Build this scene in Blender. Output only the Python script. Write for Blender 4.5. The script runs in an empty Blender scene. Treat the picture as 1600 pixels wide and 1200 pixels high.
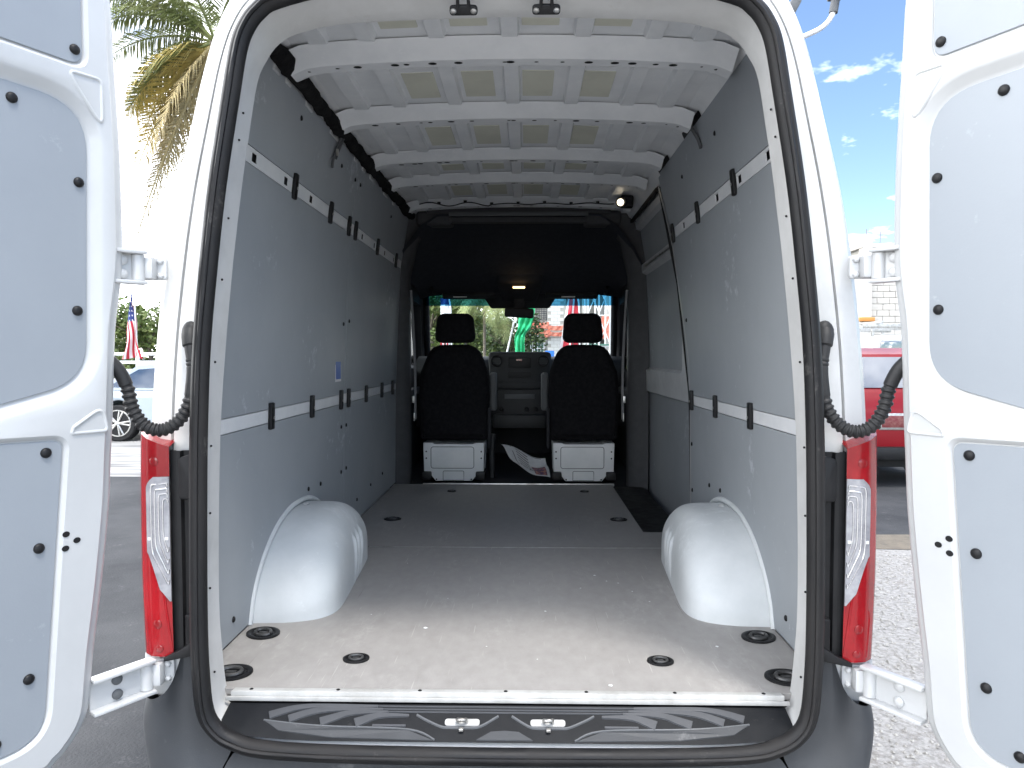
import bpy, bmesh, math, random
from mathutils import Vector, Matrix
from mathutils.geometry import tessellate_polygon
random.seed(7)
R = math.radians
sc = bpy.context.scene
# ------------------------------------------------------------------ camera
CAM = Vector((0.055, -1.91, 0.92)); FPX = 1109.0
PITCH = math.atan(44 / FPX); YAW = math.atan(22 / FPX)
cd = bpy.data.cameras.new('camera'); cam = bpy.data.objects.new('camera', cd)
sc.collection.objects.link(cam); sc.camera = cam
cam.location = CAM; cam.rotation_euler = (math.pi / 2 - PITCH, 0, YAW)
cd.sensor_width = 36; cd.lens = FPX / 1600 * 36; cd.clip_start = 0.05; cd.clip_end = 2000
# ------------------------------------------------------------------ light
SUN_EL, SUN_AZ = R(67), R(150)            # azimuth clockwise from +Y (van's nose)
sd = Vector((math.sin(SUN_AZ) * math.cos(SUN_EL), math.cos(SUN_AZ) * math.cos(SUN_EL), math.sin(SUN_EL)))
w = bpy.data.worlds.new('World'); sc.world = w; w.use_nodes = True
nt = w.node_tree; nt.nodes.clear()
def N(t, **k):
    n = nt.nodes.new(t)
    for a, b in k.items(): setattr(n, a, b)
    return n
sky = N('ShaderNodeTexSky', sky_type='NISHITA', sun_disc=False, sun_elevation=SUN_EL, sun_rotation=SUN_AZ,
        air_density=1.0, dust_density=0.0, ozone_density=2.2, altitude=1000)
tc = N('ShaderNodeTexCoord'); sep = N('ShaderNodeSeparateXYZ'); nt.links.new(tc.outputs['Generated'], sep.inputs[0])
az = N('ShaderNodeMath', operation='ADD'); az.inputs[1].default_value = 0.22; nt.links.new(sep.outputs[2], az.inputs[0])
mx = N('ShaderNodeMath', operation='MAXIMUM'); mx.inputs[1].default_value = 0.08; nt.links.new(az.outputs[0], mx.inputs[0])
dx = N('ShaderNodeMath', operation='DIVIDE'); nt.links.new(sep.outputs[0], dx.inputs[0]); nt.links.new(mx.outputs[0], dx.inputs[1])
dy = N('ShaderNodeMath', operation='DIVIDE'); nt.links.new(sep.outputs[1], dy.inputs[0]); nt.links.new(mx.outputs[0], dy.inputs[1])
cmb = N('ShaderNodeCombineXYZ'); nt.links.new(dx.outputs[0], cmb.inputs[0]); nt.links.new(dy.outputs[0], cmb.inputs[1])
cmb.inputs[2].default_value = 10.5
cn = N('ShaderNodeTexNoise'); cn.inputs['Scale'].default_value = 1.15; cn.inputs['Detail'].default_value = 7; cn.inputs['Roughness'].default_value = 0.6
nt.links.new(cmb.outputs[0], cn.inputs['Vector'])
big = N('ShaderNodeMath', operation='MULTIPLY_ADD'); big.inputs[1].default_value = -0.12; nt.links.new(sep.outputs[0], big.inputs[0]); nt.links.new(cn.outputs['Fac'], big.inputs[2])
ramp = N('ShaderNodeMapRange'); ramp.inputs['From Min'].default_value = 0.45; ramp.inputs['From Max'].default_value = 0.68
nt.links.new(big.outputs[0], ramp.inputs['Value'])
mixc = N('ShaderNodeMixRGB'); mixc.inputs[2].default_value = (35, 35, 35, 1)
nt.links.new(ramp.outputs[0], mixc.inputs[0]); nt.links.new(sky.outputs[0], mixc.inputs[1])
bg = N('ShaderNodeBackground'); bg.inputs[1].default_value = 0.05; nt.links.new(mixc.outputs[0], bg.inputs[0])
wo = N('ShaderNodeOutputWorld'); nt.links.new(bg.outputs[0], wo.inputs[0])
sl = bpy.data.lights.new('sun', 'SUN'); sl.energy = 0.5; sl.angle = R(11); sl.color = (1, .95, .88)
so = bpy.data.objects.new('sun', sl); sc.collection.objects.link(so); so.rotation_euler = (-sd).to_track_quat('-Z', 'Y').to_euler()
sc.view_settings.view_transform = 'Standard'; sc.view_settings.look = 'None'
sc.view_settings.exposure = 2.5; sc.view_settings.gamma = 1; sc.view_settings.use_curve_mapping = False
sc.render.engine = 'CYCLES'
cy = sc.cycles; cy.use_denoising = True; cy.max_bounces = 9; cy.diffuse_bounces = 6; cy.glossy_bounces = 4
cy.transparent_max_bounces = 12; cy.sample_clamp_indirect = 6; cy.caustics_reflective = False; cy.caustics_refractive = False
try: cy.denoiser = 'OPENIMAGEDENOISE'
except Exception: pass

# ------------------------------------------------------------------ helpers
GZ = -0.66                                # ground level; z = 0 is the cargo floor
FW = Vector((-math.sin(YAW) * math.cos(PITCH), math.cos(YAW) * math.cos(PITCH), -math.sin(PITCH)))
RT = Vector((math.cos(YAW), math.sin(YAW), 0)); UP = RT.cross(FW)
def ray(px, py): return FW + RT * ((px - 800) / FPX) - UP * ((py - 600) / FPX)
def aty(px, py, y):
    d = ray(px, py); return CAM + d * ((y - CAM.y) / d.y)
def atz(px, py, z):
    d = ray(px, py); return CAM + d * ((z - CAM.z) / d.z)
ROOT = {}
def thing(name, label, cat, loc=(0, 0, 0), group=None):
    o = bpy.data.objects.new(name, None); sc.collection.objects.link(o); o.location = loc
    o.empty_display_size = .2; ROOT[o] = Vector(loc); o['label'] = label; o['category'] = cat
    if group: o['group'] = group
    return o
def origin(p):
    v = Vector((0, 0, 0))
    while p is not None:
        v += ROOT.get(p, Vector((0, 0, 0))); p = p.parent
    return v
def obj(name, bm, m, parent=None, smooth=35, label=None, cat=None, group=None, kind=None, norm=True):
    if norm: bmesh.ops.recalc_face_normals(bm, faces=bm.faces)
    if parent is not None:
        bmesh.ops.translate(bm, verts=bm.verts, vec=-origin(parent))
    me = bpy.data.meshes.new(name); bm.to_mesh(me); bm.free()
    for x in (m if isinstance(m, (list, tuple)) else [m]): me.materials.append(x)
    if smooth:
        me.polygons.foreach_set('use_smooth', [True] * len(me.polygons)); me.set_sharp_from_angle(angle=R(smooth))
    o = bpy.data.objects.new(name, me); sc.collection.objects.link(o)
    if parent is not None: o.parent = parent
    for k, v in (('label', label), ('category', cat), ('group', group), ('kind', kind)):
        if v: o[k] = v
    return o
def B(): return bmesh.new()
def faces_of(bm, vs, mi=0):
    try:
        f = bm.faces.new(vs); f.material_index = mi; return f
    except ValueError: return None
def box(bm, c, s, bev=0, seg=2, mat=None, mi=0):
    t = bmesh.new(); bmesh.ops.create_cube(t, size=1)
    bmesh.ops.scale(t, vec=Vector(s), verts=t.verts)
    if bev: bmesh.ops.bevel(t, geom=t.edges[:], offset=bev, segments=seg, profile=.6, affect='EDGES')
    if mat is not None: bmesh.ops.transform(t, matrix=mat, verts=t.verts)
    bmesh.ops.translate(t, vec=Vector(c), verts=t.verts)
    join(bm, t, mi)
def join(bm, t, mi=None):
    vm = {v: bm.verts.new(v.co) for v in t.verts}
    for f in t.faces:
        g = faces_of(bm, [vm[v] for v in f.verts])
        if g is not None: g.material_index = f.material_index if mi is None else mi
    t.free()
def loft(bm, loops, closed=True, cap=False, mi=0):
    rows = [[bm.verts.new(p) for p in L] for L in loops]
    n = len(rows[0])
    for a, b in zip(rows, rows[1:]):
        for i in range(n if closed else n - 1):
            j = (i + 1) % n; faces_of(bm, [a[i], a[j], b[j], b[i]], mi)
    if cap:
        faces_of(bm, rows[0], mi); faces_of(bm, rows[-1], mi)
    return rows
def tube(bm, pts, r, n=10, cap=True, mi=0, squash=None):
    pts = [Vector(p) for p in pts]; loops = []
    up = None
    for i, p in enumerate(pts):
        t = (pts[min(i + 1, len(pts) - 1)] - pts[max(i - 1, 0)]).normalized()
        if up is None:
            up = Vector((0, 0, 1)) if abs(t.z) < .9 else Vector((0, 1, 0))
        a = t.cross(up).normalized(); b = a.cross(t).normalized(); up = b
        rr = r[i] if isinstance(r, (list, tuple)) else r
        loops.append([p + (a * math.cos(2 * math.pi * k / n) + b * math.sin(2 * math.pi * k / n)) * rr for k in range(n)])
    loft(bm, loops, True, cap, mi)
def disc(bm, c, nrm, r, h, n=14, dome=.5, mi=0):
    c = Vector(c); nrm = Vector(nrm).normalized(); q = nrm.to_track_quat('Z', 'Y')
    L = lambda rr, hh: [c + q @ Vector((rr * math.cos(2 * math.pi * k / n), rr * math.sin(2 * math.pi * k / n), hh)) for k in range(n)]
    loft(bm, [L(r, -.002), L(r, h * .35), L(r * .75, h * .8), L(r * .3, h)], True, True, mi)
def cyl(bm, a, b, r, n=14, mi=0): tube(bm, [a, b], r, n, True, mi)
def catmull(pts, k=6):
    pts = [Vector(p) for p in pts]; out = []
    for i in range(len(pts) - 1):
        p0, p1, p2, p3 = pts[max(i - 1, 0)], pts[i], pts[i + 1], pts[min(i + 2, len(pts) - 1)]
        for j in range(k):
            t = j / k
            out.append(.5 * ((2 * p1) + (p2 - p0) * t + (2 * p0 - 5 * p1 + 4 * p2 - p3) * t * t + (3 * p1 - p0 - 3 * p2 + p3) * t ** 3))
    out.append(pts[-1]); return out
def rpoly(corners, n=7):
    """corners: (x, y, radius) -> rounded outline"""
    out = []; m = len(corners)
    for i in range(m):
        p = Vector(corners[i][:2]); r = corners[i][2] if len(corners[i]) > 2 else 0
        a = Vector(corners[i - 1][:2]); b = Vector(corners[(i + 1) % m][:2])
        if r <= 0: out.append(p); continue
        da = (a - p).normalized(); db = (b - p).normalized()
        ang = da.angle(db); d = min(r / math.tan(ang / 2), (a - p).length * .49, (b - p).length * .49)
        s, e = p + da * d, p + db * d
        for k in range(n + 1):
            t = k / n; out.append((1 - t) ** 2 * s + 2 * t * (1 - t) * p + t * t * e)
    return out
def offs(loop, d):
    """offset of a 2-D loop, positive = outwards"""
    n = len(loop); ar = sum(loop[i].x * loop[(i + 1) % n].y - loop[(i + 1) % n].x * loop[i].y for i in range(n))
    sg = 1 if ar > 0 else -1; out = []
    for i in range(n):
        a, p, b = loop[i - 1], loop[i], loop[(i + 1) % n]
        e1 = (p - a); e2 = (b - p)
        n1 = Vector((e1.y, -e1.x)); n2 = Vector((e2.y, -e2.x))
        if n1.length < 1e-9: n1 = n2
        if n2.length < 1e-9: n2 = n1
        nn = n1.normalized() + n2.normalized()
        if nn.length < 1e-6: nn = n1
        nn.normalize(); c = max(.4, nn.dot(n1.normalized()))
        out.append(p + nn * (sg * d / c))
    return out
def fill(bm, loops3, loops2, mi=0):
    """planar face with holes: loops3 the points in space, loops2 the same in 2-D"""
    vs = [[bm.verts.new(p) for p in L] for L in loops3]; flat = [v for L in vs for v in L]
    for t in tessellate_polygon([[Vector((p.x, p.y, 0)) for p in L] for L in loops2]):
        faces_of(bm, [flat[i] for i in t], mi)
def prism(bm, loop2, f, h0, h1, bev=0, mi=0):
    """outline loop2 mapped by f(x, y, h); from h0 to h1 with a bevelled top"""
    L0 = [f(p.x, p.y, h0) for p in loop2]
    Ls = [L0]
    if bev:
        Ls.append([f(p.x, p.y, h1 - bev * (1 if h1 > h0 else -1)) for p in loop2])
        i2 = offs(loop2, -bev * .35); Ls.append([f(p.x, p.y, h1 - bev * .3 * (1 if h1 > h0 else -1)) for p in i2])
        top = offs(loop2, -bev)
    else: top = loop2
    Ls.append([f(p.x, p.y, h1) for p in top])
    rows = loft(bm, Ls, True, False, mi)
    for row, l2 in ((rows[0], loop2), (rows[-1], top)):
        for t in tessellate_polygon([[Vector((p.x, p.y, 0)) for p in l2]]): faces_of(bm, [row[i] for i in t], mi)
def subsurf(o, lv=2):
    m = o.modifiers.new('sub', 'SUBSURF'); m.levels = lv; m.render_levels = lv; return o

# ------------------------------------------------------------------ materials
def M(name, c, c2=None, scale=6, rough=.5, r2=None, bump=0, bscale=60, metal=0, spec=.5, coat=0, detail=5, lo=.4, hi=.65,
      stretch=(1, 1, 1), emit=None, estr=0, scuff=None, trans=0, alpha=1, sheen=0, scuff_amt=(.66, .72), sscale=9, sstretch=(1, 1, 1), scratch=None):
    m = bpy.data.materials.new(name); m.use_nodes = True; t = m.node_tree; p = t.nodes['Principled BSDF']
    L = t.links.new
    def n(tp, **k):
        x = t.nodes.new(tp)
        for a, b in k.items(): x.inputs[a].default_value = b
        return x
    p.inputs['Base Color'].default_value = (*c, 1); p.inputs['Roughness'].default_value = rough
    p.inputs['Metallic'].default_value = metal; p.inputs['Specular IOR Level'].default_value = spec
    p.inputs['Coat Weight'].default_value = coat; p.inputs['Coat Roughness'].default_value = .08
    p.inputs['Transmission Weight'].default_value = trans; p.inputs['Alpha'].default_value = alpha
    p.inputs['Sheen Weight'].default_value = sheen
    if emit: p.inputs['Emission Color'].default_value = (*emit, 1); p.inputs['Emission Strength'].default_value = estr
    tcn = n('ShaderNodeTexCoord'); mp = n('ShaderNodeMapping', Scale=stretch); L(tcn.outputs['Object'], mp.inputs['Vector'])
    col = None
    if c2:
        nz = n('ShaderNodeTexNoise', Scale=scale, Detail=detail, Roughness=.62); L(mp.outputs[0], nz.inputs['Vector'])
        mr = n('ShaderNodeMapRange', **{'From Min': lo, 'From Max': hi}); L(nz.outputs['Fac'], mr.inputs['Value'])
        mi = t.nodes.new('ShaderNodeMixRGB'); mi.inputs[1].default_value = (*c, 1); mi.inputs[2].default_value = (*c2, 1)
        L(mr.outputs[0], mi.inputs[0]); col = mi
        if r2 is not None:
            rr = n('ShaderNodeMapRange', **{'To Min': rough, 'To Max': r2}); L(mr.outputs[0], rr.inputs['Value']); L(rr.outputs[0], p.inputs['Roughness'])
    if scuff:
        mp2 = n('ShaderNodeMapping', Scale=sstretch); L(tcn.outputs['Object'], mp2.inputs['Vector'])
        n1 = n('ShaderNodeTexNoise', Scale=sscale * .28, Detail=2); n2 = n('ShaderNodeTexNoise', Scale=sscale * 2.5, Detail=6, Roughness=.7)
        L(mp2.outputs[0], n1.inputs['Vector']); L(mp2.outputs[0], n2.inputs['Vector'])
        ad = t.nodes.new('ShaderNodeMath'); ad.operation = 'MULTIPLY_ADD'; ad.inputs[1].default_value = .55
        L(n1.outputs['Fac'], ad.inputs[0])
        hf = t.nodes.new('ShaderNodeMath'); hf.operation = 'MULTIPLY'; hf.inputs[1].default_value = .6; L(n2.outputs['Fac'], hf.inputs[0]); L(hf.outputs[0], ad.inputs[2])
        ms = n('ShaderNodeMapRange', **{'From Min': scuff_amt[0], 'From Max': scuff_amt[1], 'To Max': .6}); L(ad.outputs[0], ms.inputs['Value'])
        mi2 = t.nodes.new('ShaderNodeMixRGB'); mi2.inputs[2].default_value = (*scuff, 1); L(ms.outputs[0], mi2.inputs[0])
        if col: L(col.outputs[0], mi2.inputs[1])
        else: mi2.inputs[1].default_value = (*c, 1)
        col = mi2
    for (rot, sc_, st, lim, cc) in (scratch or ()):
        mp3 = n('ShaderNodeMapping', Scale=(sc_, sc_ * st, 1), Rotation=(0, 0, rot)); L(tcn.outputs['Object'], mp3.inputs['Vector'])
        nn_ = n('ShaderNodeTexNoise', Scale=1.0, Detail=2); L(mp3.outputs[0], nn_.inputs['Vector'])
        mm = n('ShaderNodeMapRange', **{'From Min': lim, 'From Max': lim + .04, 'To Max': .55}); L(nn_.outputs['Fac'], mm.inputs['Value'])
        m3_ = t.nodes.new('ShaderNodeMixRGB'); m3_.inputs[2].default_value = (*cc, 1); L(mm.outputs[0], m3_.inputs[0])
        if col: L(col.outputs[0], m3_.inputs[1])
        else: m3_.inputs[1].default_value = (*c, 1)
        col = m3_
    if col: L(col.outputs[0], p.inputs['Base Color'])
    if bump:
        nb = n('ShaderNodeTexNoise', Scale=bscale, Detail=4, Roughness=.6); L(mp.outputs[0], nb.inputs['Vector'])
        bp = n('ShaderNodeBump', Strength=bump, Distance=.01); L(nb.outputs['Fac'], bp.inputs['Height']); L(bp.outputs[0], p.inputs['Normal'])
    return m
PAINT = M('white_paint', (.53, .535, .535), (.48, .487, .49), 3, .32, .42, bump=.02, bscale=90, coat=.35)
DPAINT = M('door_paint', (.50, .508, .51), (.47, .478, .48), 4, .34, .45, bump=.03, bscale=40, coat=.3, scuff=(.5, .52, .54), scuff_amt=(.73, .78), sscale=14)
PILLAR = M('pillar_paint', (.60, .60, .592), (.52, .52, .51), 5, .38, .5, bump=.04, bscale=60, coat=.2, scuff=(.50, .49, .46), scuff_amt=(.70, .80), sscale=16, sstretch=(2, 2, .4))
IPAINT = M('inner_paint', (.78, .79, .80), (.70, .715, .73), 5, .4, .55, bump=.05, bscale=30, scuff=(.82, .83, .84), scuff_amt=(.66, .74), sscale=8)
PANEL = M('grey_panel', (.345, .368, .390), (.325, .348, .370), 2.2, .58, .66, bump=.03, bscale=160, scuff=(.58, .61, .64), scuff_amt=(.69, .77), sscale=8, spec=.45)  # lightened copy of the door panel grey, standing in for light in the bay
DPANEL = M('door_panel_grey', (.275, .30, .328), (.258, .282, .31), 2.2, .45, .5, bump=.03, bscale=160, scuff=(.42, .45, .48), scuff_amt=(.72, .80), sscale=7, spec=.45)
FLOOR = M('plywood_film', (.285, .272, .260), (.355, .341, .327), 26, .5, .62, bump=.08, bscale=150, scuff=(.43, .415, .40), scuff_amt=(.64, .80), sscale=13, sstretch=(1.3, .6, 1), stretch=(1, .6, 1), detail=9, lo=.28, hi=.76,
          scratch=[(.15, 160, .035, .715, (.52, .50, .48)), (-.5, 150, .03, .73, (.52, .50, .48)), (1.2, 140, .03, .735, (.50, .48, .46)), (.05, 90, .02, .735, (.17, .16, .155))])
ARCH = M('arch_paint', (.60, .625, .63), (.66, .68, .685), 7, .55, .68, bump=.05, bscale=25, scuff=(.75, .78, .79), scuff_amt=(.63, .72), sscale=7)
ALU = M('sill_white', (.46, .46, .45), (.36, .355, .34), 14, .35, .5, scuff=(.4, .39, .36), scuff_amt=(.68, .76), sscale=12)
BLACK = M('black_plastic', (.007, .007, .008), (.012, .012, .013), 20, .45, .58, bump=.03, bscale=200, spec=.3)
RUBBER = M('seal_rubber', (.009, .009, .010), (.018, .017, .017), 9, .5, .7, bump=.06, bscale=90, stretch=(1, 1, .3), scuff=(.10, .095, .09), scuff_amt=(.70, .80), sscale=14, spec=.3)
CORR = M('conduit_rubber', (.016, .016, .017), (.028, .028, .028), 15, .5, .62, spec=.35)
BUMP = M('bumper_plastic', (.034, .037, .042), (.044, .047, .052), 10, .5, .62, bump=.08, bscale=320, scuff=(.15, .15, .15), scuff_amt=(.68, .78))
STEP = M('step_plastic', (.006, .007, .009), (.010, .011, .013), 9, .42, .55, spec=.25, bump=.05, bscale=260, scuff=(.08, .08, .078), scuff_amt=(.70, .82), sscale=9)
FIN = M('step_tread', (.055, .058, .065), (.044, .047, .053), 12, .42, .5, bump=.04, bscale=220)
RIDGE = M('step_ridge_highlight', (.10, .105, .112), (.08, .084, .09), 20, .35, .45)  # paler grey stands in for the highlight along the ridges
METAL = M('bare_metal', (.55, .55, .54), (.4, .38, .35), 20, .3, .5, metal=.9)
DMETAL = M('dull_metal', (.12, .12, .12), (.07, .07, .07), 30, .45, .6, metal=.7)
TRIM = M('pillar_trim_grey', (.055, .056, .060), (.065, .066, .070), 20, .8)
SLIDE = M('slider_white_shaded', (.62, .63, .64), (.54, .55, .56), 5, .4, .5)  # inner white darkened to stand in for shade on the sliding door
BEIGE = M('roof_pad', (.62, .615, .52), (.56, .555, .47), 6, .75, bump=.05, bscale=60)
CAB = M('cab_black', (.018, .019, .023), (.024, .025, .030), 8, .75, bump=.05, bscale=300, spec=.3)
HEADL = M('headliner_cloth', (.036, .039, .048), (.044, .047, .057), 30, .95, bump=.1, bscale=400, spec=.15)
SEATC = M('seat_cloth', (.010, .010, .012), (.016, .016, .018), 40, .95, bump=.15, bscale=400, spec=.1)
DASH = M('dash_plastic', (.012, .013, .015), (.017, .018, .020), 12, .6, bump=.05, bscale=300)
GREYP = M('armrest_grey', (.10, .105, .11), None, rough=.7)
SEATBOX = M('seat_box_paint', (.80, .81, .81), (.73, .75, .75), 6, .4, .5)
FELT = M('black_felt', (.010, .010, .011), (.02, .02, .02), 25, .95, bump=.5, bscale=60, spec=.1)
BELT = M('belt_grey', (.22, .22, .23), None, rough=.7)
LAMPON = M('lit_lamp', (1, .9, .75), emit=(1, .86, .62), estr=.8)
AMBER = M('dome_light', (1, .7, .4), emit=(1, .62, .25), estr=1.0)
BLUE = M('sticker_blue', (.02, .10, .42), None, rough=.4)
WHITE = M('print_white', (.75, .76, .76), None, rough=.5)
RED = M('lamp_red', (.24, .001, .005), (.33, .003, .008), 14, .14, .22, coat=.3, bump=.12, bscale=70, stretch=(1, 1, .5))
REDD = M('lamp_red_deep', (.22, .003, .006), None, rough=.15, coat=.6)
CLEAR = M('lamp_clear', (.36, .36, .38), (.24, .24, .26), 25, .12, .25, coat=.8)
CHROME = M('lamp_reflector', (.72, .72, .73), None, rough=.15, metal=.8)
def glassmat(name, tint, refl=.06):
    m = bpy.data.materials.new(name); m.use_nodes = True; t = m.node_tree; t.nodes.clear()
    tr = t.nodes.new('ShaderNodeBsdfTransparent'); tr.inputs[0].default_value = (*tint, 1)
    gl = t.nodes.new('ShaderNodeBsdfGlossy'); gl.inputs['Roughness'].default_value = .02
    fr = t.nodes.new('ShaderNodeFresnel'); fr.inputs[0].default_value = 1.4
    mx = t.nodes.new('ShaderNodeMixShader'); o = t.nodes.new('ShaderNodeOutputMaterial')
    t.links.new(fr.outputs[0], mx.inputs[0]); t.links.new(tr.outputs[0], mx.inputs[1]); t.links.new(gl.outputs[0], mx.inputs[2]); t.links.new(mx.outputs[0], o.inputs[0])
    return m
GLASS = glassmat('windshield_glass', (.93, .96, .95)); TINT = glassmat('tint_band_glass', (.06, .26, .42))
SGLASS = glassmat('side_glass', (.5, .55, .55))
DARKGL = M('car_glass', (.012, .016, .022), None, rough=.03, coat=0)
DARKGL.node_tree.nodes['Principled BSDF'].inputs['IOR'].default_value = 3.0

# ------------------------------------------------------------------ ground
ASPH = M('asphalt', (.036, .038, .042), (.068, .070, .074), 1.3, .9, .95, spec=.2, bump=.6, bscale=70, scuff=(.13, .13, .135), scuff_amt=(.66, .80), sscale=26, lo=.35, hi=.7)
GRAV = M('pale_gravel', (.22, .212, .20), (.36, .35, .335), 38, .95, bump=.9, bscale=45, scuff=(.16, .14, .12), scuff_amt=(.62, .74), sscale=18, lo=.35, hi=.6)
LOT = M('pale_streaked_lot', (.34, .335, .325), (.15, .15, .15), 1.6, .9, bump=.3, bscale=30, stretch=(.35, 2.4, 1), lo=.46, hi=.62)  # pale ground colour broken by darker streaks
DIRT = M('kerb_dirt', (.17, .145, .11), (.12, .105, .085), 9, .95, bump=.6, bscale=40)
def sheet(name, pts, z, m, kind='structure', sub=0):
    bm = B(); faces_of(bm, [bm.verts.new((x, y, z)) for x, y in pts]); return obj(name, bm, m, None, 0, kind=kind)
sheet('ground', [(-400, -400), (400, -400), (400, 700), (-400, 700)], GZ, ASPH)
sheet('gravel_yard', [(-40, -60), (60, -60), (60, 3.7), (3.4, 3.85), (1.35, 4.0), (1.2, 1.0), (.6, -.3), (-1.2, -1.0), (-6, -2.0), (-40, -4)], GZ + .004, GRAV)
sheet('dirt_strip', [(1.5, 3.99), (3.4, 3.84), (60, 3.69), (60, 4.3), (3.4, 4.35), (1.5, 4.3)], GZ + .008, DIRT)
sheet('parking_lot', [(-80, 7.4), (-1.8, 7.2), (-1.2, 40), (-80, 60)], GZ + .004, LOT)
# loose stones on the yard, too many to count
bm = B()
for i in range(11000):
    d = random.random() ** 1.4
    x = 1.35 + random.random() * 3.2; y = -1.0 + random.random() * 4.7
    s = random.uniform(.004, .011)
    c = Vector((x, y, GZ + .004 + s * .25)); vs = []
    for q in range(5):
        a = q * 1.256 + random.random() * .6
        vs.append(bm.verts.new(c + Vector((math.cos(a) * s, math.sin(a) * s, random.uniform(-.3, .2) * s))))
    top = bm.verts.new(c + Vector((random.uniform(-.3, .3) * s, random.uniform(-.3, .3) * s, s * .7)))
    for q in range(5): faces_of(bm, [vs[q], vs[(q + 1) % 5], top])
STONE = M('stones', (.28, .27, .25), (.44, .425, .40), 14, .9)
obj('loose_stones', bm, STONE, None, 0, label='loose pale gravel stones scattered over the yard', cat='gravel', kind='stuff')

# ------------------------------------------------------------------ the van
van = thing('cargo_van', 'white cargo van seen from behind with both rear doors open and an empty cargo bay', 'van', (0, 2.0, GZ))
def P(name, bm, m, parent=None, smooth=35, label=None, kind=None): return obj(name, bm, m, parent or van, smooth, label=label, kind=kind)
def wx(z):
    T = [(-.1, .897), (0, .895), (.7, .887), (1.2, .866), (1.57, .845), (1.92, .785), (2.1, .73)]
    for (a, b), (c, d) in zip(T, T[1:]):
        if z <= c: return b + (d - b) * (z - a) / (c - a)
    return T[-1][1]
SP = [(0, -.113), (.4, -.11), (.62, -.10), (.70, -.08), (.747, -.05), (.776, 0), (.786, .10), (.789, .24), (.786, .5), (.78, .738), (.768, .958), (.745, 1.174), (.723, 1.36), (.69, 1.57), (.670, 1.69), (.650, 1.745), (.62, 1.785), (.57, 1.815), (.4, 1.85), (0, 1.875)]
WP = [(0, -.05), (.4, -.05), (.62, -.05), (.70, -.05), (.752, -.042), (.778, -.01), (.79, .10), (.797, .24), (.793, .5), (.784, .738), (.766, .958), (.743, 1.174), (.718, 1.38), (.698, 1.52), (.675, 1.66), (.650, 1.718), (.614, 1.765), (.55, 1.796), (.4, 1.820), (0, 1.832)]
OP = [(0, -.16), (.4, -.16), (.62, -.16), (.80, -.15), (.9, -.10), (.955, -.02), (.962, .10), (.966, .24), (.966, .5), (.960, .738), (.942, .958), (.914, 1.174), (.882, 1.36), (.840, 1.54), (.804, 1.69), (.765, 1.81), (.71, 1.90), (.63, 1.95), (.4, 1.98), (0, 2.0)]
def ring(pf, k=4):
    """smooth right half then mirrored, as (x, z) list going round"""
    h = [Vector((a, b, 0)) for a, b in pf]; h = catmull(h, k)
    return [(p.x, p.y) for p in h] + [(-p.x, p.y) for p in reversed(h[1:-1])]
S_, W_, O_ = ring(SP), ring(WP), ring(OP)
def lerp(A, Bb, t): return [(a[0] + (b[0] - a[0]) * t, a[1] + (b[1] - a[1]) * t) for a, b in zip(A, Bb)]
def at_y(L, y): return [Vector((x, y if not callable(y) else y(x, z), z)) for x, z in L]
def taper(y0):        # frame leans forward slightly near the roof
    return lambda x, z: y0 + max(0, z - 1.2) * .03
bm = B()
def grow(L, g): return [(x + math.copysign(g, x) * min(1, abs(x) / .5), z + (g * .5 * min(1, (z - 1.6) / .25) if z > 1.6 else 0)) for x, z in L]
seq = [(grow(O_, .11), 0, .55), (grow(O_, .10), 0, .25), (grow(O_, .07), 0, .16), (grow(O_, .022), 0, .06), (O_, 0, .0), (O_, .04, -.022), (O_, .13, -.038), (O_, .40, -.047), (O_, .415, -.030), (O_, .435, -.030), (O_, .445, -.048), (O_, .60, -.055), (O_, .80, -.050), (O_, .90, -.058), (O_, .93, -.112), (S_, 0, -.116)]
loops = [at_y(lerp(A, S_, t), taper(y)) for A, t, y in seq]
loops += [at_y(lerp(S_, W_, .35), taper(-.112)), at_y(lerp(S_, W_, .9), taper(-.03)), at_y(W_, taper(0)), at_y(W_, taper(.02))]
back = []
for (x, z) in W_:
    s = 1 if x >= 0 else -1
    if z > 1.70: back.append(Vector((x * 1.10, .17, min(1.975, z + .17))))
    elif z < 0: back.append(Vector((x, .03, z - .05)))
    else: back.append(Vector((s * (wx(z) + .006), .17, z)))
loops.append(back)
loft(bm, loops)
P('rear_frame', bm, PILLAR, smooth=30)
# rubber seal round the opening
bm = B(); L3 = []
prof = [(-.022, -.004), (-.024, -.02), (-.012, -.034), (.006, -.034), (.018, -.022), (.018, -.004), (.004, .004)]
sv = [Vector(p) for p in S_]
for d, yy in prof:
    o2 = offs(sv, d)
    L3.append([Vector((p.x, -.112 + yy + max(0, p.y - 1.2) * .03, p.y)) for p in o2])
loft(bm, L3 + [L3[0]])
seal = P('door_seal', bm, RUBBER, smooth=60)
bm = B(); o2 = offs(sv, -.006); tube(bm, [Vector((p.x, -.150 + max(0, p.y - 1.2) * .03, p.y)) for p in o2] + [Vector((o2[0].x, -.150, o2[0].y))], .006, 6); P('seal_bead', bm, RUBBER, seal, 60)
for s_ in (-1, 1):
    for z in (1.56, 1.49, 1.30, 1.10, .88, .70, .53, .30, .06):
        k = min(range(len(W_) // 2), key=lambda i: abs(W_[i][1] - z)); a_, b_ = S_[k], W_[k]
        xx = a_[0] + (b_[0] - a_[0]) * .8; yy = -.112 + (.082) * (.8 - .35) / .55 + max(0, z - 1.2) * .03
        bm = B(); disc(bm, (s_ * (xx - .0035), yy, b_[1]), (-s_, -.1, 0), .003, .002, 8); P('flange_screw', bm, BLACK)
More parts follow.
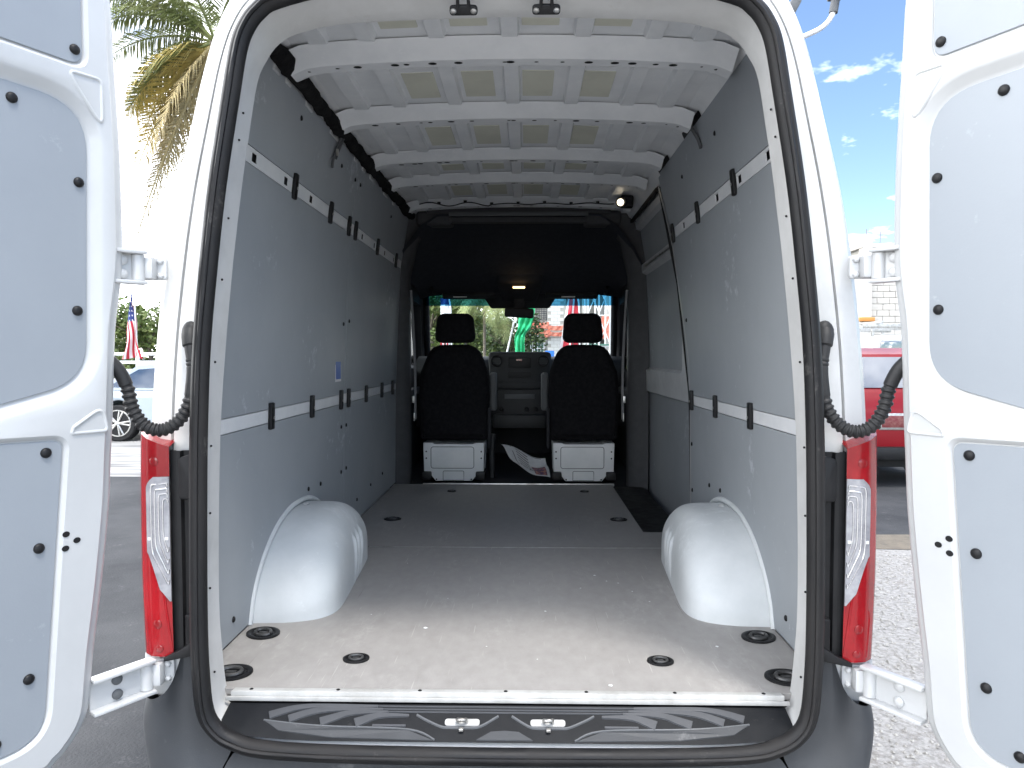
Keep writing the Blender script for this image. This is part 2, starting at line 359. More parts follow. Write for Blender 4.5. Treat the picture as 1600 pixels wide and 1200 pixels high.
# outer skin: sides, roof
bm = B()
def section(y):
    k = min(1, max(0, (y - .0) / 1.2)); g = .11
    return [Vector((x, y, z)) for x, z in grow(O_, g)]
sec = [section(y) for y in (.55, 1.2, 2.4, 3.6)]
idx = [i for i, (x, z) in enumerate(O_)]
loft(bm, sec); P('outer_skin', bm, PAINT)
bm = B(); box(bm, (0, 2.5, -.32), (1.7, 4.9, .30), .02); P('underbody', bm, BLACK)
# dark inner lining behind the panels so no light comes through
# ---------------- floor
def floor_board(y0, y1, cut=None):
    bm = B()
    if cut: pl = [(-.893, y0), (.893, y0), (.893, cut), (.668, cut), (.668, y1), (-.893, y1)]
    else: pl = [(-.893, y0), (.893, y0), (.893, y1), (-.893, y1)]
    l2 = [Vector(p) for p in pl]
    prism(bm, l2, lambda x, y, h: Vector((x, y, h)), -.018, 0, .0015); return bm
fb1 = P('floor_board', floor_board(.006, 1.463), FLOOR, smooth=0)
fb2 = P('floor_board', floor_board(1.469, 3.14, 1.775), FLOOR, smooth=0)
bm = B(); box(bm, (0, 1.466, -.002), (1.40, .007, .006)); P('floor_joint_strip', bm, METAL, fb2, 0)
bm = B(); box(bm, (0, 3.148, -.004), (1.37, .016, .02), .003); P('floor_edge_trim', bm, METAL, fb2)
bm = B(); box(bm, (0, 1.6, -.07), (1.8, 3.2, .09)); P('floor_pan', bm, BLACK)
# side step well at the sliding door
bm = B(); box(bm, (.80, 2.46, -.30), (.26, 1.40, .02)); box(bm, (.672, 2.46, -.16), (.012, 1.40, .26)); box(bm, (.80, 1.765, -.16), (.26, .012, .27)); P('step_well', bm, BLACK)
# sill strip
bm = B()
prism(bm, [Vector(p) for p in [(-.752, -.018), (.752, -.018), (.748, .004), (-.748, .004)]], lambda x, y, h: Vector((x, y, h)), -.02, .004, .002)
sill = P('sill_strip', bm, ALU)
bm = B(); box(bm, (0, -.023, -.014), (1.53, .008, .012), .003); P('sill_lip', bm, ALU, sill)
for x in (-.70, -.46, -.235, -.0, .22, .46, .70):
    bm = B(); disc(bm, (x, -.006, .004), (0, 0, 1), .0055, .002, 10); P('screw', bm, BLACK, sill)
# tie-down rings
def tie(x, y, s, rz):
    bm = B(); c = Vector((x, y, 0)); n = 28
    ell = lambda rx, ry, z: [c + Matrix.Rotation(rz, 3, 'Z') @ Vector((rx * math.cos(2 * math.pi * k / n), ry * math.sin(2 * math.pi * k / n), z)) for k in range(n)]
    loft(bm, [ell(s, s * .86, .0005), ell(s, s * .86, .005), ell(s * .9, s * .76, .007), ell(s * .78, s * .64, .005), ell(s * .74, s * .6, .001)], True)
    faces_of(bm, [bm.verts.new(p) for p in ell(s * .8, s * .66, .0012)])
    t = P('tie_down', bm, BLACK, None, 50)
    bm = B(); pts = [c + Matrix.Rotation(rz, 3, 'Z') @ Vector((s * .5 * math.cos(a), s * .36 * math.sin(a), .006 + .002 * math.sin(a))) for a in [2 * math.pi * k / 16 for k in range(17)]]
    tube(bm, pts, s * .10, 8); box(bm, c + Vector((0, 0, .004)), (s * .5, s * .26, .006), .002); P('lashing_ring', bm, DMETAL, t)
for s in (-1, 1):
    tie(s * .815, .39, .058, s * .5); tie(s * .46, .20, .04, 0); tie(s * .80, .097, .062, 0); tie(s * .45, 2.87, .03, 0)
tie(-.696, 2.04, .048, 0); tie(.575, 2.05, .048, 0)
# ---------------- wheel arches
def arch(s):
    bm = B(); nu, nv = 130, 24; rows = []
    for i in range(nu + 1):
        t = -1 + 2 * i / nu; y = .955 + t * .475
        if t < 0: h = .305 * max(0, 1 - abs(t) ** 2.1) ** .62
        else: h = .305 * max(0, 1 - abs(t) ** 2.6) ** .55
        Wd = (.256 - .034 * t) * (max(0, 1 - abs(t) ** 8) ** .42 if t < 0 else max(0, 1 - abs(t) ** 9) ** .40)
        row = []
        for j in range(nv + 1):
            th = math.pi / 2 * j / nv
            x = .897 - Wd * math.cos(th) ** .30 * (1 - .13 * math.sin(th) ** 1.5); z = h * math.sin(th) ** .36 * (1 - .07 * math.cos(th) ** 2)
            if .012 < z < .205 and j < nv * .7:
                k = min(1, (z - .012) / .02, (.205 - z) / .03)
                for yc in (.94, 1.01, 1.08): x -= .013 * k * math.exp(-((y - yc) / .012) ** 2)
            row.append(bm.verts.new((s * x, y, z - .001)))
        rows.append(row)
    for a, b in zip(rows, rows[1:]):
        for j in range(nv): faces_of(bm, [a[j], a[j + 1], b[j + 1], b[j]])
    bmesh.ops.remove_doubles(bm, verts=bm.verts, dist=1e-5)
    a = P('wheel_arch', bm, ARCH, smooth=70)
    bm = B(); pts = []
    for i in range(41):
        t = -1 + 2 * i / 40; y = .955 + t * .49
        h = .318 * max(0, 1 - abs(t) ** (2.1 if t < 0 else 2.6)) ** (.62 if t < 0 else .55); pts.append(Vector((s * (wx(h) - .004), y, h)))
    tube(bm, pts, .011, 8); P('arch_flange', bm, ARCH, a, 60)
    for y, z in ((1.0, .322), (.83, .292)):
        bm = B(); disc(bm, (s * .855, y, z - .022), (-s * .5, -.2, .9), .016, .008, 12); P('weld_stud', bm, PAINT, a)
for s in (-1, 1): arch(s)
# ---------------- wall panels, rails, clips
def wall_panel(s, outline, th=.005, off=0.0):
    """outline in (y, z); grid-cut so it follows the wall's lean"""
    zs = sorted({p[1] for p in outline} | set([z for z in (.7, 1.2, 1.57) if min(p[1] for p in outline) < z < max(p[1] for p in outline)]))
    # edges interpolated: left chain (min y) and right chain (max y) given as functions of z
    bm = B(); rows = []
    def span(z):
        ys = []
        n = len(outline)
        for i in range(n):
            (y0, z0), (y1, z1) = outline[i], outline[(i + 1) % n]
            if abs(z1 - z0) < 1e-6:
                if abs(z - z0) < 1e-6: ys += [y0, y1]
            elif min(z0, z1) - 1e-6 <= z <= max(z0, z1) + 1e-6: ys.append(y0 + (y1 - y0) * (z - z0) / (z1 - z0))
        return min(ys), max(ys)
    fine = []
    for a, b in zip(zs, zs[1:]):
        k = max(1, int((b - a) / .12)); fine += [a + (b - a) * i / k for i in range(k)]
    fine.append(zs[-1])
    loops = []
    for z in fine:
        a, b = span(z); x0 = wx(z) - off
        loops.append([Vector((s * (x0 - th), a, z)), Vector((s * (x0 - th), b, z)), Vector((s * x0, b, z)), Vector((s * x0, a, z))])
    loft(bm, loops, True, True); return bm
def stud(s, y, z, parent, r=.010):
    bm = B(); disc(bm, (s * (wx(z) - .005), y, z), (-s, 0, .03), r, .006, 12); P('fastener', bm, BLACK, parent, 50)
G = .004
pl = {}
Lp = [('lower', [(.15, .006), (1.716, .006), (1.716, .674), (.15, .674)]), ('lower', [(1.722, .006), (3.18, .006), (3.18, .674), (1.722, .674)]),
      ('mid', [(.15, .726), (1.716, .726), (1.716, 1.542), (.15, 1.542)]), ('mid', [(1.722, .726), (3.18, .726), (3.18, 1.542), (1.722, 1.542)]),
      ('up', [(.15, 1.600), (1.716, 1.600), (1.716, 1.895), (.15, 1.895)]), ('up', [(1.722, 1.600), (3.18, 1.600), (3.18, 1.895), (1.722, 1.895)])]
LP = [P('wall_panel', wall_panel(-1, o), PANEL, smooth=20) for _, o in Lp]
for y, z, k in [(1.66, .56, 0), (1.66, .33, 0), (1.30, .335, 0), (1.12, .345, 0), (.66, .17, 0), (.55, .06, 0), (.33, .07, 0), (.70, .24, 0), (1.76, .56, 1), (1.76, .335, 1), (2.0, .12, 1), (2.35, .14, 1), (2.7, .15, 1),
                (1.66, 1.08, 2), (1.77, 1.1, 3), (.80, 1.82, 4), (1.40, 1.80, 4), (1.66, 1.80, 4), (1.77, 1.80, 5), (2.6, 1.8, 5)]: stud(-1, y, z, LP[k])
bm = B(); box(bm, (-(wx(.845) - .0058), 1.585, .845), (.001, .105, .105)); st = P('sticker', bm, WHITE, LP[2], 0)
bm = B(); box(bm, (-(wx(.845) - .0070), 1.585, .848), (.001, .088, .086)); P('sticker_print', bm, BLUE, LP[2], 0)
front = [(1.66, .006), (1.68, .45), (1.70, .674)]
Rp = [[(.15, .006), (1.655, .006), (1.675, .45), (1.685, .674), (.15, .674)],
      [(.15, .726), (1.69, .726), (1.76, 1.0), (1.88, 1.35), (1.95, 1.542), (.15, 1.542)],
      [(.15, 1.600), (1.97, 1.600), (2.04, 1.80), (2.06, 1.915), (.15, 1.915)]]
RP = [P('wall_panel', wall_panel(1, o), PANEL, smooth=20) for o in Rp]
for y, z, k in [(1.64, .48, 0), (1.63, .25, 0), (1.30, .335, 0), (1.12, .345, 0), (.74, .20, 0), (.60, .08, 0), (.35, .08, 0), (1.70, 1.10, 1), (.95, 1.80, 2), (1.55, 1.78, 2)]: stud(1, y, z, RP[k])
def rail(s, z0, z1, y1, slots):
    bm = B(); zc = (z0 + z1) / 2
    def bx(ya, yb, za, zb, th=.004, dx=.0):
        loops = [[Vector((s * (wx(z) - dx - th), ya, z)), Vector((s * (wx(z) - dx - th), yb, z)), Vector((s * (wx(z) - dx), yb, z)), Vector((s * (wx(z) - dx), ya, z))] for z in (za, zb)]
        loft(bm, loops, True, True)
    if slots:
        bx(.15, y1, z0, zc - .015); bx(.15, y1, zc + .015, z1); prev = .15
        for y in slots:
            bx(prev, y - .022, zc - .015, zc + .015); prev = y + .022
        bx(prev, y1, zc - .015, zc + .015)
    else: bx(.15, y1, z0, z1)
    r = P('lashing_rail', bm, IPAINT, smooth=0)
    if slots:
        bm = B(); loft(bm, [[Vector((s * (wx(z) + .007), .16, z)), Vector((s * (wx(z) + .007), y1 - .02, z))] for z in (z0, z1)], False); P('slot_shade_strip', bm, BLACK, r, 0)  # black sheet behind the slots stands in for the shade inside them
    return r
def clip(s, y, z, r, h=.098, wd=.034):
    bm = B(); n = Vector((-s, 0, -.06)).normalized(); x = wx(z)
    q = Matrix.Rotation(s * math.atan((wx(z - .05) - wx(z + .05)) / .1) * -1, 4, 'Y')
    box(bm, (s * (x - .012), y, z), (.016, wd, h), .005, 2, q); c = P('rail_clip', bm, BLACK, r)
    bm = B(); disc(bm, (s * (x - .020), y + .004, z - .006), (-s, 0, 0), .006, .003, 10); P('clip_screw', bm, METAL, c)
up_slots = [.44 + .309 * i for i in range(9)]
rl = rail(-1, 1.545, 1.597, 3.18, up_slots)
for y in (.83, 1.33, 1.665, 1.80, 2.35, 2.95): clip(-1, y, 1.571, rl)
rl = rail(-1, .677, .723, 3.18, None)
for y in (.66, 1.155, 1.64, 1.79, 2.2, 2.65, 3.02): clip(-1, y, .70, rl)
rr = rail(1, 1.545, 1.597, 1.96, [.44 + .309 * i for i in range(5)])
for y in (.80, 1.36, 1.90): clip(1, y, 1.571, rr)
rr = rail(1, .677, .723, 1.685, None)
for y in (.70, 1.18, 1.62): clip(1, y, .70, rr)
# ---------------- roof
RZ = 1.985
def rz_(x): return RZ - .028 * (x / .75) ** 2
bm = B(); xs = []
ribs = (-.63, -.47, -.24, 0, .24, .47, .63)
x = -.80
pts = [-.80]
for r in ribs: pts += [r - .034, r - .024, r + .024, r + .034]
pts.append(.80)
def skin(x):
    z = rz_(x)
    return z
rows = []
for y in (.12, .8, 1.6, 2.4, 3.3): rows.append([Vector((x, y, rz_(x))) for x in pts])
loft(bm, rows, False)
roof = P('roof_skin', bm, IPAINT, smooth=60)
bays = [(.16, .465), (.68, 1.085), (1.31, 1.735), (1.95, 2.215), (2.44, 2.845)]
for (a, b) in bays:
    for r in ribs:
        bm = B(); h = .021; wd = .026 if abs(r) < .5 else .03
        sect = lambda y, k: [Vector((r - wd - .008, y, rz_(r) + .002)), Vector((r - wd, y, rz_(r) - h * k)), Vector((r + wd, y, rz_(r) - h * k)), Vector((r + wd + .008, y, rz_(r) + .002))]
        loft(bm, [sect(a + .005, .9), sect(a + .03, 1), sect(b - .035, 1), sect(b - .008, 1.0)], False, True); P('roof_rib', bm, IPAINT, roof, 30)
    for xc in (-.355, -.13, .10, .33):
        if b - a < .3 and a > 1.7 and xc > 3: continue
        bm = B(); l2 = rpoly([(xc - .06, a + .1 if a > .5 else a + .12, .004), (xc + .06, a + .1 if a > .5 else a + .12, .004), (xc + .06, b - .05, .004), (xc - .06, b - .05, .004)], 3)
        prism(bm, l2, lambda x, y, h: Vector((x + .012 * (1 if xc > 0 else -1) * 0, y, rz_(x) - h)), .0, .003, 0); P('damping_pad', bm, BEIGE, roof, 0)
def bow(y0, w_, drop):
    bm = B(); zs = lambda x: rz_(x) - .004
    sectp = [(-.035, 0), (-.028, -.006), (.030, -drop * .82), (.044, -drop), (w_ - .05, -drop), (w_ - .03, -drop * .85), (w_ + .01, 0)]
    loops = []
    nx = 28
    for i in range(nx + 1):
        x = -.755 + 1.51 * i / nx; e = max(0, abs(x) - .66) / .095
        loops.append([Vector((x, y0 + a, zs(x) + b - .022 * e * e + (.0 if b < 0 else 0))) for a, b in sectp])
    loft(bm, loops, False); o = P('roof_bow', bm, IPAINT, smooth=14)
    hs = [-.70, -.60, -.53, -.50, -.40, -.36, -.27, -.18, -.02, .0, .09, .18, .27, .36, .42, .50, .56, .66, .71]
    for x in hs:
        if random.random() < .15: continue
        e = max(0, abs(x) - .66) / .095; r = random.choice((.005, .007, .010))
        bm = B(); n = 10
        faces_of(bm, [bm.verts.new((x + r * 1.5 * math.cos(2 * math.pi * k / n), y0 + .068 + r * math.sin(2 * math.pi * k / n), zs(x) - drop - .0012 - .022 * e * e)) for k in range(n)])
        P('punched_hole', bm, BLACK, o, 0)
    return o
for y0, w_, d in ((.515, .15, .046), (1.13, .15, .044), (1.78, .15, .040), (2.26, .15, .040), (2.885, .17, .042)): bow(y0, w_, d)
# roof side rails and bow gussets
for s in (-1, 1):
    bm = B()
    prof = [(.700, 1.972), (.735, 1.955), (.770, 1.945), (.785, 1.915), (.800, 1.885)]
    loft(bm, [[Vector((s * a, y, b)) for a, b in prof] for y in (.2, 1.2, 2.4, 3.25)], False); rs = P('roof_side_rail', bm, IPAINT, smooth=50)
    for y in ([.30, 1.25, 1.9] if s > 0 else []):
        bm = B(); l2 = rpoly([(y - .16, 1.900, .012), (y + .16, 1.900, .012), (y + .16, 1.94, .012), (y - .16, 1.94, .012)], 4)
        fill(bm, [[Vector((s * (.800 - (p.y - 1.885) * .5 - .004), p.x, p.y)) for p in l2]], [l2]); P('rail_opening', bm, BLACK, rs, 0)
    # wall skin behind panels
    bm = B(); loft(bm, [[Vector((s * (wx(z) + .035), y, z)) for z in (-.1, .4, .8, 1.2, 1.57, 1.9, 2.0)] for y in (.22, 1.6 if s > 0 else 3.3)], False); P('inner_wall', bm, IPAINT)
# black felt sleeve along the left roof edge
bm = B(); path = []; rad = []
y = .24
while y < 3.28:
    path.append((-.765 + random.uniform(-.006, .006), y, 1.915 + random.uniform(-.006, .006)))
    near = min(abs(y - b) for b in (.55, 1.18, 1.83, 2.31, 2.94)); rad.append(.027 + random.uniform(-.004, .005) + (.007 if near < .07 else 0)); y += .045
tube(bm, path, rad, 12); P('felt_sleeve', bm, FELT, smooth=70)
for y in (.50, .62, .86, 1.22, 1.62, 1.78, 2.0, 2.35, 2.6):
    bm = B(); box(bm, (-.786, y, 1.884), (.012, random.uniform(.05, .16), random.uniform(.018, .03)), .006); P('metal_tab', bm, PAINT)
# hanging tie strap (left) and cable tail (right)
bm = B(); pts = catmull([(-.768, 1.28, 1.895), (-.775, 1.26, 1.86), (-.785, 1.24, 1.82), (-.79, 1.215, 1.775), (-.79, 1.20, 1.74)], 4)
tube(bm, pts, .006, 8); tube(bm, [p + Vector((.008, .012, 0)) for p in pts[:12]], .005, 6); tie_s = P('hanging_strap', bm, GREYP, smooth=60)
bm = B(); box(bm, (-.776, 1.238, 1.815), (.01, .016, .03), .003); P('strap_buckle', bm, METAL, tie_s)
bm = B(); tube(bm, catmull([(.755, 1.20, 1.945), (.762, 1.19, 1.90), (.785, 1.16, 1.84), (.795, 1.15, 1.80)], 4), .008, 8); P('hanging_strap', bm, GREYP, smooth=60)
# header strikers and rust flake at the top of the opening
for x in (-.106, .106):
    bm = B(); base = Vector((x, -.055, 1.808))
    l2 = rpoly([(-.036, -.010, .009), (.036, -.010, .009), (.036, .010, .009), (.012, .012, .002), (-.012, .012, .002), (-.036, .010, .009)], 4)
    f = lambda a, b, h: base + Vector((a, -b * .75 - h * .4, b * .75 - h))
    prism(bm, l2, f, 0, .006, .001)
    st = P('door_striker', bm, BLACK)
    bm = B(); tube(bm, [f(-.014, .008, .004), f(-.013, .045, .006), f(-.009, .052, .006), f(.009, .052, .006), f(.013, .045, .006), f(.014, .008, .004)], .0045, 8); P('striker_loop', bm, BLACK, st, 60)
    for a in (-.026, .026):
        bm = B(); disc(bm, f(a, 0, .006), (0, -.4, -.9), .008, .004, 10); P('striker_bolt', bm, METAL, st)
bm = B(); l2 = [Vector(p) for p in [(-.445, 1.800), (-.40, 1.806), (-.375, 1.835), (-.43, 1.835)]]
prism(bm, l2, lambda x, z, h: Vector((x, -.150 - h, z)), 0, .002); P('torn_seal_flap', bm, M('rusty_flap', (.30, .12, .07), (.22, .09, .05), 12, .8), seal, 0)
# cable along the front bow, work lamp
bm = B(); pts = []
for i in range(60):
    x = -.66 + 1.30 * i / 59; pts.append((x, 2.865, 1.932 + .012 * math.sin(i * .52) * (1 if i < 22 else .35)))
tube(bm, pts, .004, 6); wire = P('roof_cable', bm, BLACK, smooth=60)
for i in (6, 14, 22, 30, 38, 46, 54):
    bm = B(); box(bm, (pts[i][0], 2.862, pts[i][2] + .006), (.022, .012, .016), .003); P('cable_clip', bm, BLACK, wire)
bm = B(); box(bm, (.705, 2.74, 1.915), (.08, .07, .075), .012); cyl(bm, (.675, 2.70, 1.905), (.655, 2.655, 1.895), .034, 16); lamp = P('work_lamp', bm, BLACK)
bm = B(); disc(bm, (.653, 2.650, 1.894), (-.4, -.9, -.2), .022, .006, 16); P('lamp_lens', bm, LAMPON, lamp)
# ---------------- sliding door on the right
def RX(y, z, d): return Vector((wx(z) + d, y, z))
def slide_outline(o=0):
    return rpoly([(1.70 - o, -.22 - o, .05), (3.42 + o, -.22 - o, .05), (3.44 + o, .6, .3), (3.50 + o, 1.3, .3), (3.46 + o, 1.86 + o, .10), (2.16 - o, 1.86 + o, .10), (1.93 - o, 1.3, .35), (1.74 - o, .72, .3), (1.72 - o, .3, .2)], 6)
so_ = slide_outline()
wp = rpoly([(2.02, .84, .05), (3.36, .84, .07), (3.42, 1.3, .2), (3.40, 1.49, .06), (2.10, 1.49, .06), (1.98, 1.15, .3)], 6)
upn = rpoly([(2.12, 1.58, .03), (3.38, 1.58, .04), (3.36, 1.80, .06), (2.24, 1.80, .06)], 5)
lwn = rpoly([(1.78, -.16, .12), (3.30, -.16, .12), (3.34, .66, .03), (1.80, .66, .03)], 6)
bm = B(); f3 = lambda l, d: [RX(p.x, p.y, d) for p in l]
fill(bm, [f3(so_, .030), f3(offs(wp, .02), .030), f3(offs(upn, .015), .030), f3(offs(lwn, .012), .030)], [so_, offs(wp, .02), offs(upn, .015), offs(lwn, .012)])
for l, o in ((wp, .02), (upn, .015), (lwn, .012)): loft(bm, [f3(offs(l, o), .030), f3(l, .062)])
loft(bm, [f3(so_, .030), f3(slide_outline(.03), .06)])
sdr = P('sliding_door', bm, SLIDE, smooth=30)
for l in (wp, upn, lwn):
    bm = B(); l2 = offs(l, .004); prism(bm, l2, lambda y, z, h: RX(y, z, .062 - h), 0, .003); pn = P('door_panel', bm, PANEL, sdr, 20)
    c = sum((p.x for p in l)) / len(l), sum((p.y for p in l)) / len(l)
    for p in offs(l, -.035)[::9]:
        bm = B(); disc(bm, RX(p.x, p.y, .059), (-1, 0, 0), .009, .006, 10); P('fastener', bm, BLACK, pn, 50)
bm = B(); cyl(bm, RX(2.12, 1.535, .022), RX(3.0, 1.535, .022), .006, 8); P('chrome_bar', bm, METAL, sdr)
# weatherstrip and jamb of the sliding door opening
bm = B(); L = slide_outline(.012); tube(bm, [RX(p.x, p.y, .012) for p in L] + [RX(L[0].x, L[0].y, .012)], .014, 8); P('slider_seal', bm, RUBBER, smooth=60)
bm = B()
def jamb(z): return 1.665 + (0 if z < .674 else (z - .674) * .10 if z < .9 else .0226 + (z - .9) * .42)
zz = [-.2, .0, .2, .45, .674, .8, .9, 1.1, 1.3, 1.5, 1.7, 1.86]
e1 = [Vector((wx(z) - .006, jamb(z) - .012, z)) for z in zz]; e2 = [Vector((wx(z) - .004, jamb(z) + .028, z)) for z in zz]; e3 = [Vector((wx(z) + .028, jamb(z) + .05, z)) for z in zz]
loft(bm, [e1, e2, e3], False); P('slider_jamb', bm, PAINT, smooth=50)
bm = B(); loft(bm, [[Vector((wx(1.9) - .03, y, 1.945)), Vector((wx(1.9) - .005, y, 1.90)), Vector((wx(1.88) + .03, y, 1.88))] for y in (2.0, 2.8, 3.5)], False); P('slider_header', bm, IPAINT, smooth=50)
# ---------------- bumper, step
def bl(pf, y): return [Vector((x, y, z)) for x, z in pf]
BL = [([(.812, .16), (.812, .06), (.806, -.01), (.775, -.075), (.715, -.112), (.62, -.135), (.4, -.146), (0, -.15)], -.070),
      ([(.860, .16), (.866, .05), (.860, -.04), (.825, -.13), (.755, -.175), (.64, -.195), (.4, -.205), (0, -.21)], -.062),
      ([(.868, .05), (.884, -.01), (.884, -.08), (.852, -.18), (.78, -.235), (.65, -.26), (.4, -.27), (0, -.275)], -.100),
      ([(.915, .02), (.935, -.03), (.925, -.13), (.892, -.26), (.815, -.33), (.67, -.355), (.4, -.365), (0, -.37)], -.118),
      ([(.968, .015), (.982, -.04), (.968, -.16), (.938, -.33), (.86, -.43), (.68, -.45), (.4, -.455), (0, -.46)], -.075),
      ([(.985, .012), (1.0, -.05), (.99, -.2), (.965, -.36), (.88, -.46), (.69, -.48), (.4, -.485), (0, -.49)], .10),
      ([(.985, .012), (1.0, -.05), (.99, -.2), (.965, -.36), (.88, -.46), (.69, -.48), (.4, -.485), (0, -.49)], .50)]
for s in (-1, 1):
    bm = B(); loft(bm, [[Vector((s * v.x, v.y, v.z)) for v in bl(pf, y)[:5]] for pf, y in BL], False); subsurf(P('bumper_corner', bm, BUMP, smooth=80), 2)
bm = B(); rows = []
for pf, y in BL[:5]:
    h = bl(pf, y)[4:]; h[0] = h[0] + (h[1] - h[0]) * .035; rows.append([Vector((v.x, v.y + .001, v.z)) for v in h] + [Vector((-v.x, v.y + .001, v.z)) for v in reversed(h[:-1])])
loft(bm, rows, False); subsurf(P('bumper_centre', bm, BUMP, smooth=80), 2)
# step plate: slopes from the sill to the seal
def stp(x, v, h=0):
    ax = abs(x)
    zo = -.078 + (.0 if ax < .45 else ((ax - .45) / .30) ** 2.2 * .022)
    yi, zi = -.024, -.026
    yo = -.118
    return Vector((x, yi + (yo - yi) * v - .5 * h * 0, zi + (zo - zi) * v + h))
def sx(xx): return .055 + ((300 + xx / 3.2) - 822) / FPX * 1.845
def sv_(yy): return (yy - 478) / 208
bm = B(); nx = 48
loft(bm, [[stp(-.752 + 1.504 * i / nx, v) for i in range(nx + 1)] for v in (0, .1, .25, .4, .55, .7, .85, 1.0)], False)
step = P('entry_step', bm, STEP, smooth=60)
def stripe(pts, w0, w1, h, m, name, mir):
    pts = catmull([(a, b, 0) for a, b in pts], 5); n = len(pts); bm = B(); A = []; C = []
    for i, p in enumerate(pts):
        t = (pts[min(i + 1, n - 1)] - pts[max(0, i - 1)]).normalized(); ww = w0 + (w1 - w0) * i / (n - 1)
        nn = Vector((-t.y, t.x, 0)) * ww; A.append(p + nn); C.append(p - nn)
    l2 = [Vector((p.x, p.y)) for p in A + C[::-1]]
    def f(a, b, hh): return stp(mir * sx(a), sv_(b), hh)
    prism(bm, l2, f, -.001, h, .8 * 0); return P(name, bm, m, step, 20)
for mir in (1, -1):
    stripe([(350, 558), (420, 528), (500, 506), (620, 496), (900, 497)], 22, 6, .004, FIN, 'tread_fin', mir)
    stripe([(455, 576), (540, 538), (620, 520), (740, 513), (930, 513)], 22, 5, .004, FIN, 'tread_fin', mir)
    stripe([(620, 588), (690, 560), (750, 538), (830, 530), (960, 528)], 24, 5, .004, FIN, 'tread_fin', mir)
    stripe([(800, 592), (850, 570), (900, 552), (960, 546), (1070, 546)], 26, 5, .004, FIN, 'tread_fin', mir)
    stripe([(890, 602), (1060, 602)], 5, 5, .003, FIN, 'tread_fin', mir)
    stripe([(330, 586), (500, 600), (700, 610), (1080, 622), (1215, 676)], 3.2, 3.2, .003, RIDGE, 'step_ridge', mir)
    stripe([(1110, 542), (1160, 570), (1240, 606), (1290, 610), (1400, 610), (1450, 598), (1530, 545)], 4.0, 4.0, .004, RIDGE, 'step_ridge', mir)
    bm = B(); l2 = [Vector(p) for p in [(340, 592), (700, 617), (1080, 628), (1205, 678), (700, 668), (420, 640)]]
    prism(bm, l2, lambda a, b, h: stp(mir * sx(a), sv_(b), h), -.001, .002); P('step_pad', bm, BUMP, step, 0)
    bm = B(); l2 = rpoly([(1258, 560, 16), (1435, 560, 16), (1435, 597, 16), (1258, 597, 16)], 5)
    prism(bm, l2, lambda a, b, h: stp(mir * sx(a), sv_(b), h), -.001, .0015); pk = P('latch_pocket', bm, ALU, step, 0)
    c = stp(mir * sx(1345), sv_(590), .012)
    bm = B(); tube(bm, [c + Vector((-.011, .006, -.008)), c + Vector((-.011, -.004, .004)), c + Vector((-.006, -.010, .006)), c + Vector((.006, -.010, .006)), c + Vector((.011, -.004, .004)), c + Vector((.011, .006, -.008))], .005, 8)
    box(bm, c + Vector((0, -.02, -.014)), (.012, .012, .008), .002); P('latch_striker', bm, METAL, step, 60)
bm = B(); l2 = [Vector(p) for p in [(1480, 676), (1550, 632), (1620, 626), (1690, 632), (1760, 676)]]
prism(bm, [Vector((p.x - 1620 + 1670.0, p.y)) for p in l2], lambda a, b, h: Vector((stp(0, sv_(b)).x + (a - 1670) / 3.2 / 600, stp(0, sv_(b), h).y, stp(0, sv_(b), h).z)), -.001, .003); P('step_pad', bm, BUMP, step, 0)
for k, vv in enumerate((.07, .15, .22)):
    bm = B(); pv = [stp(x, vv, .0025) for x in (-.42, .42)]
    loft(bm, [[stp(x, vv - .012, 0), stp(x, vv - .009, .0025), stp(x, vv + .009, .0025), stp(x, vv + .012, 0)] for x in (-.40, -.2, 0, .2, .40)], False); P('tread_line', bm, FIN, step, 20)
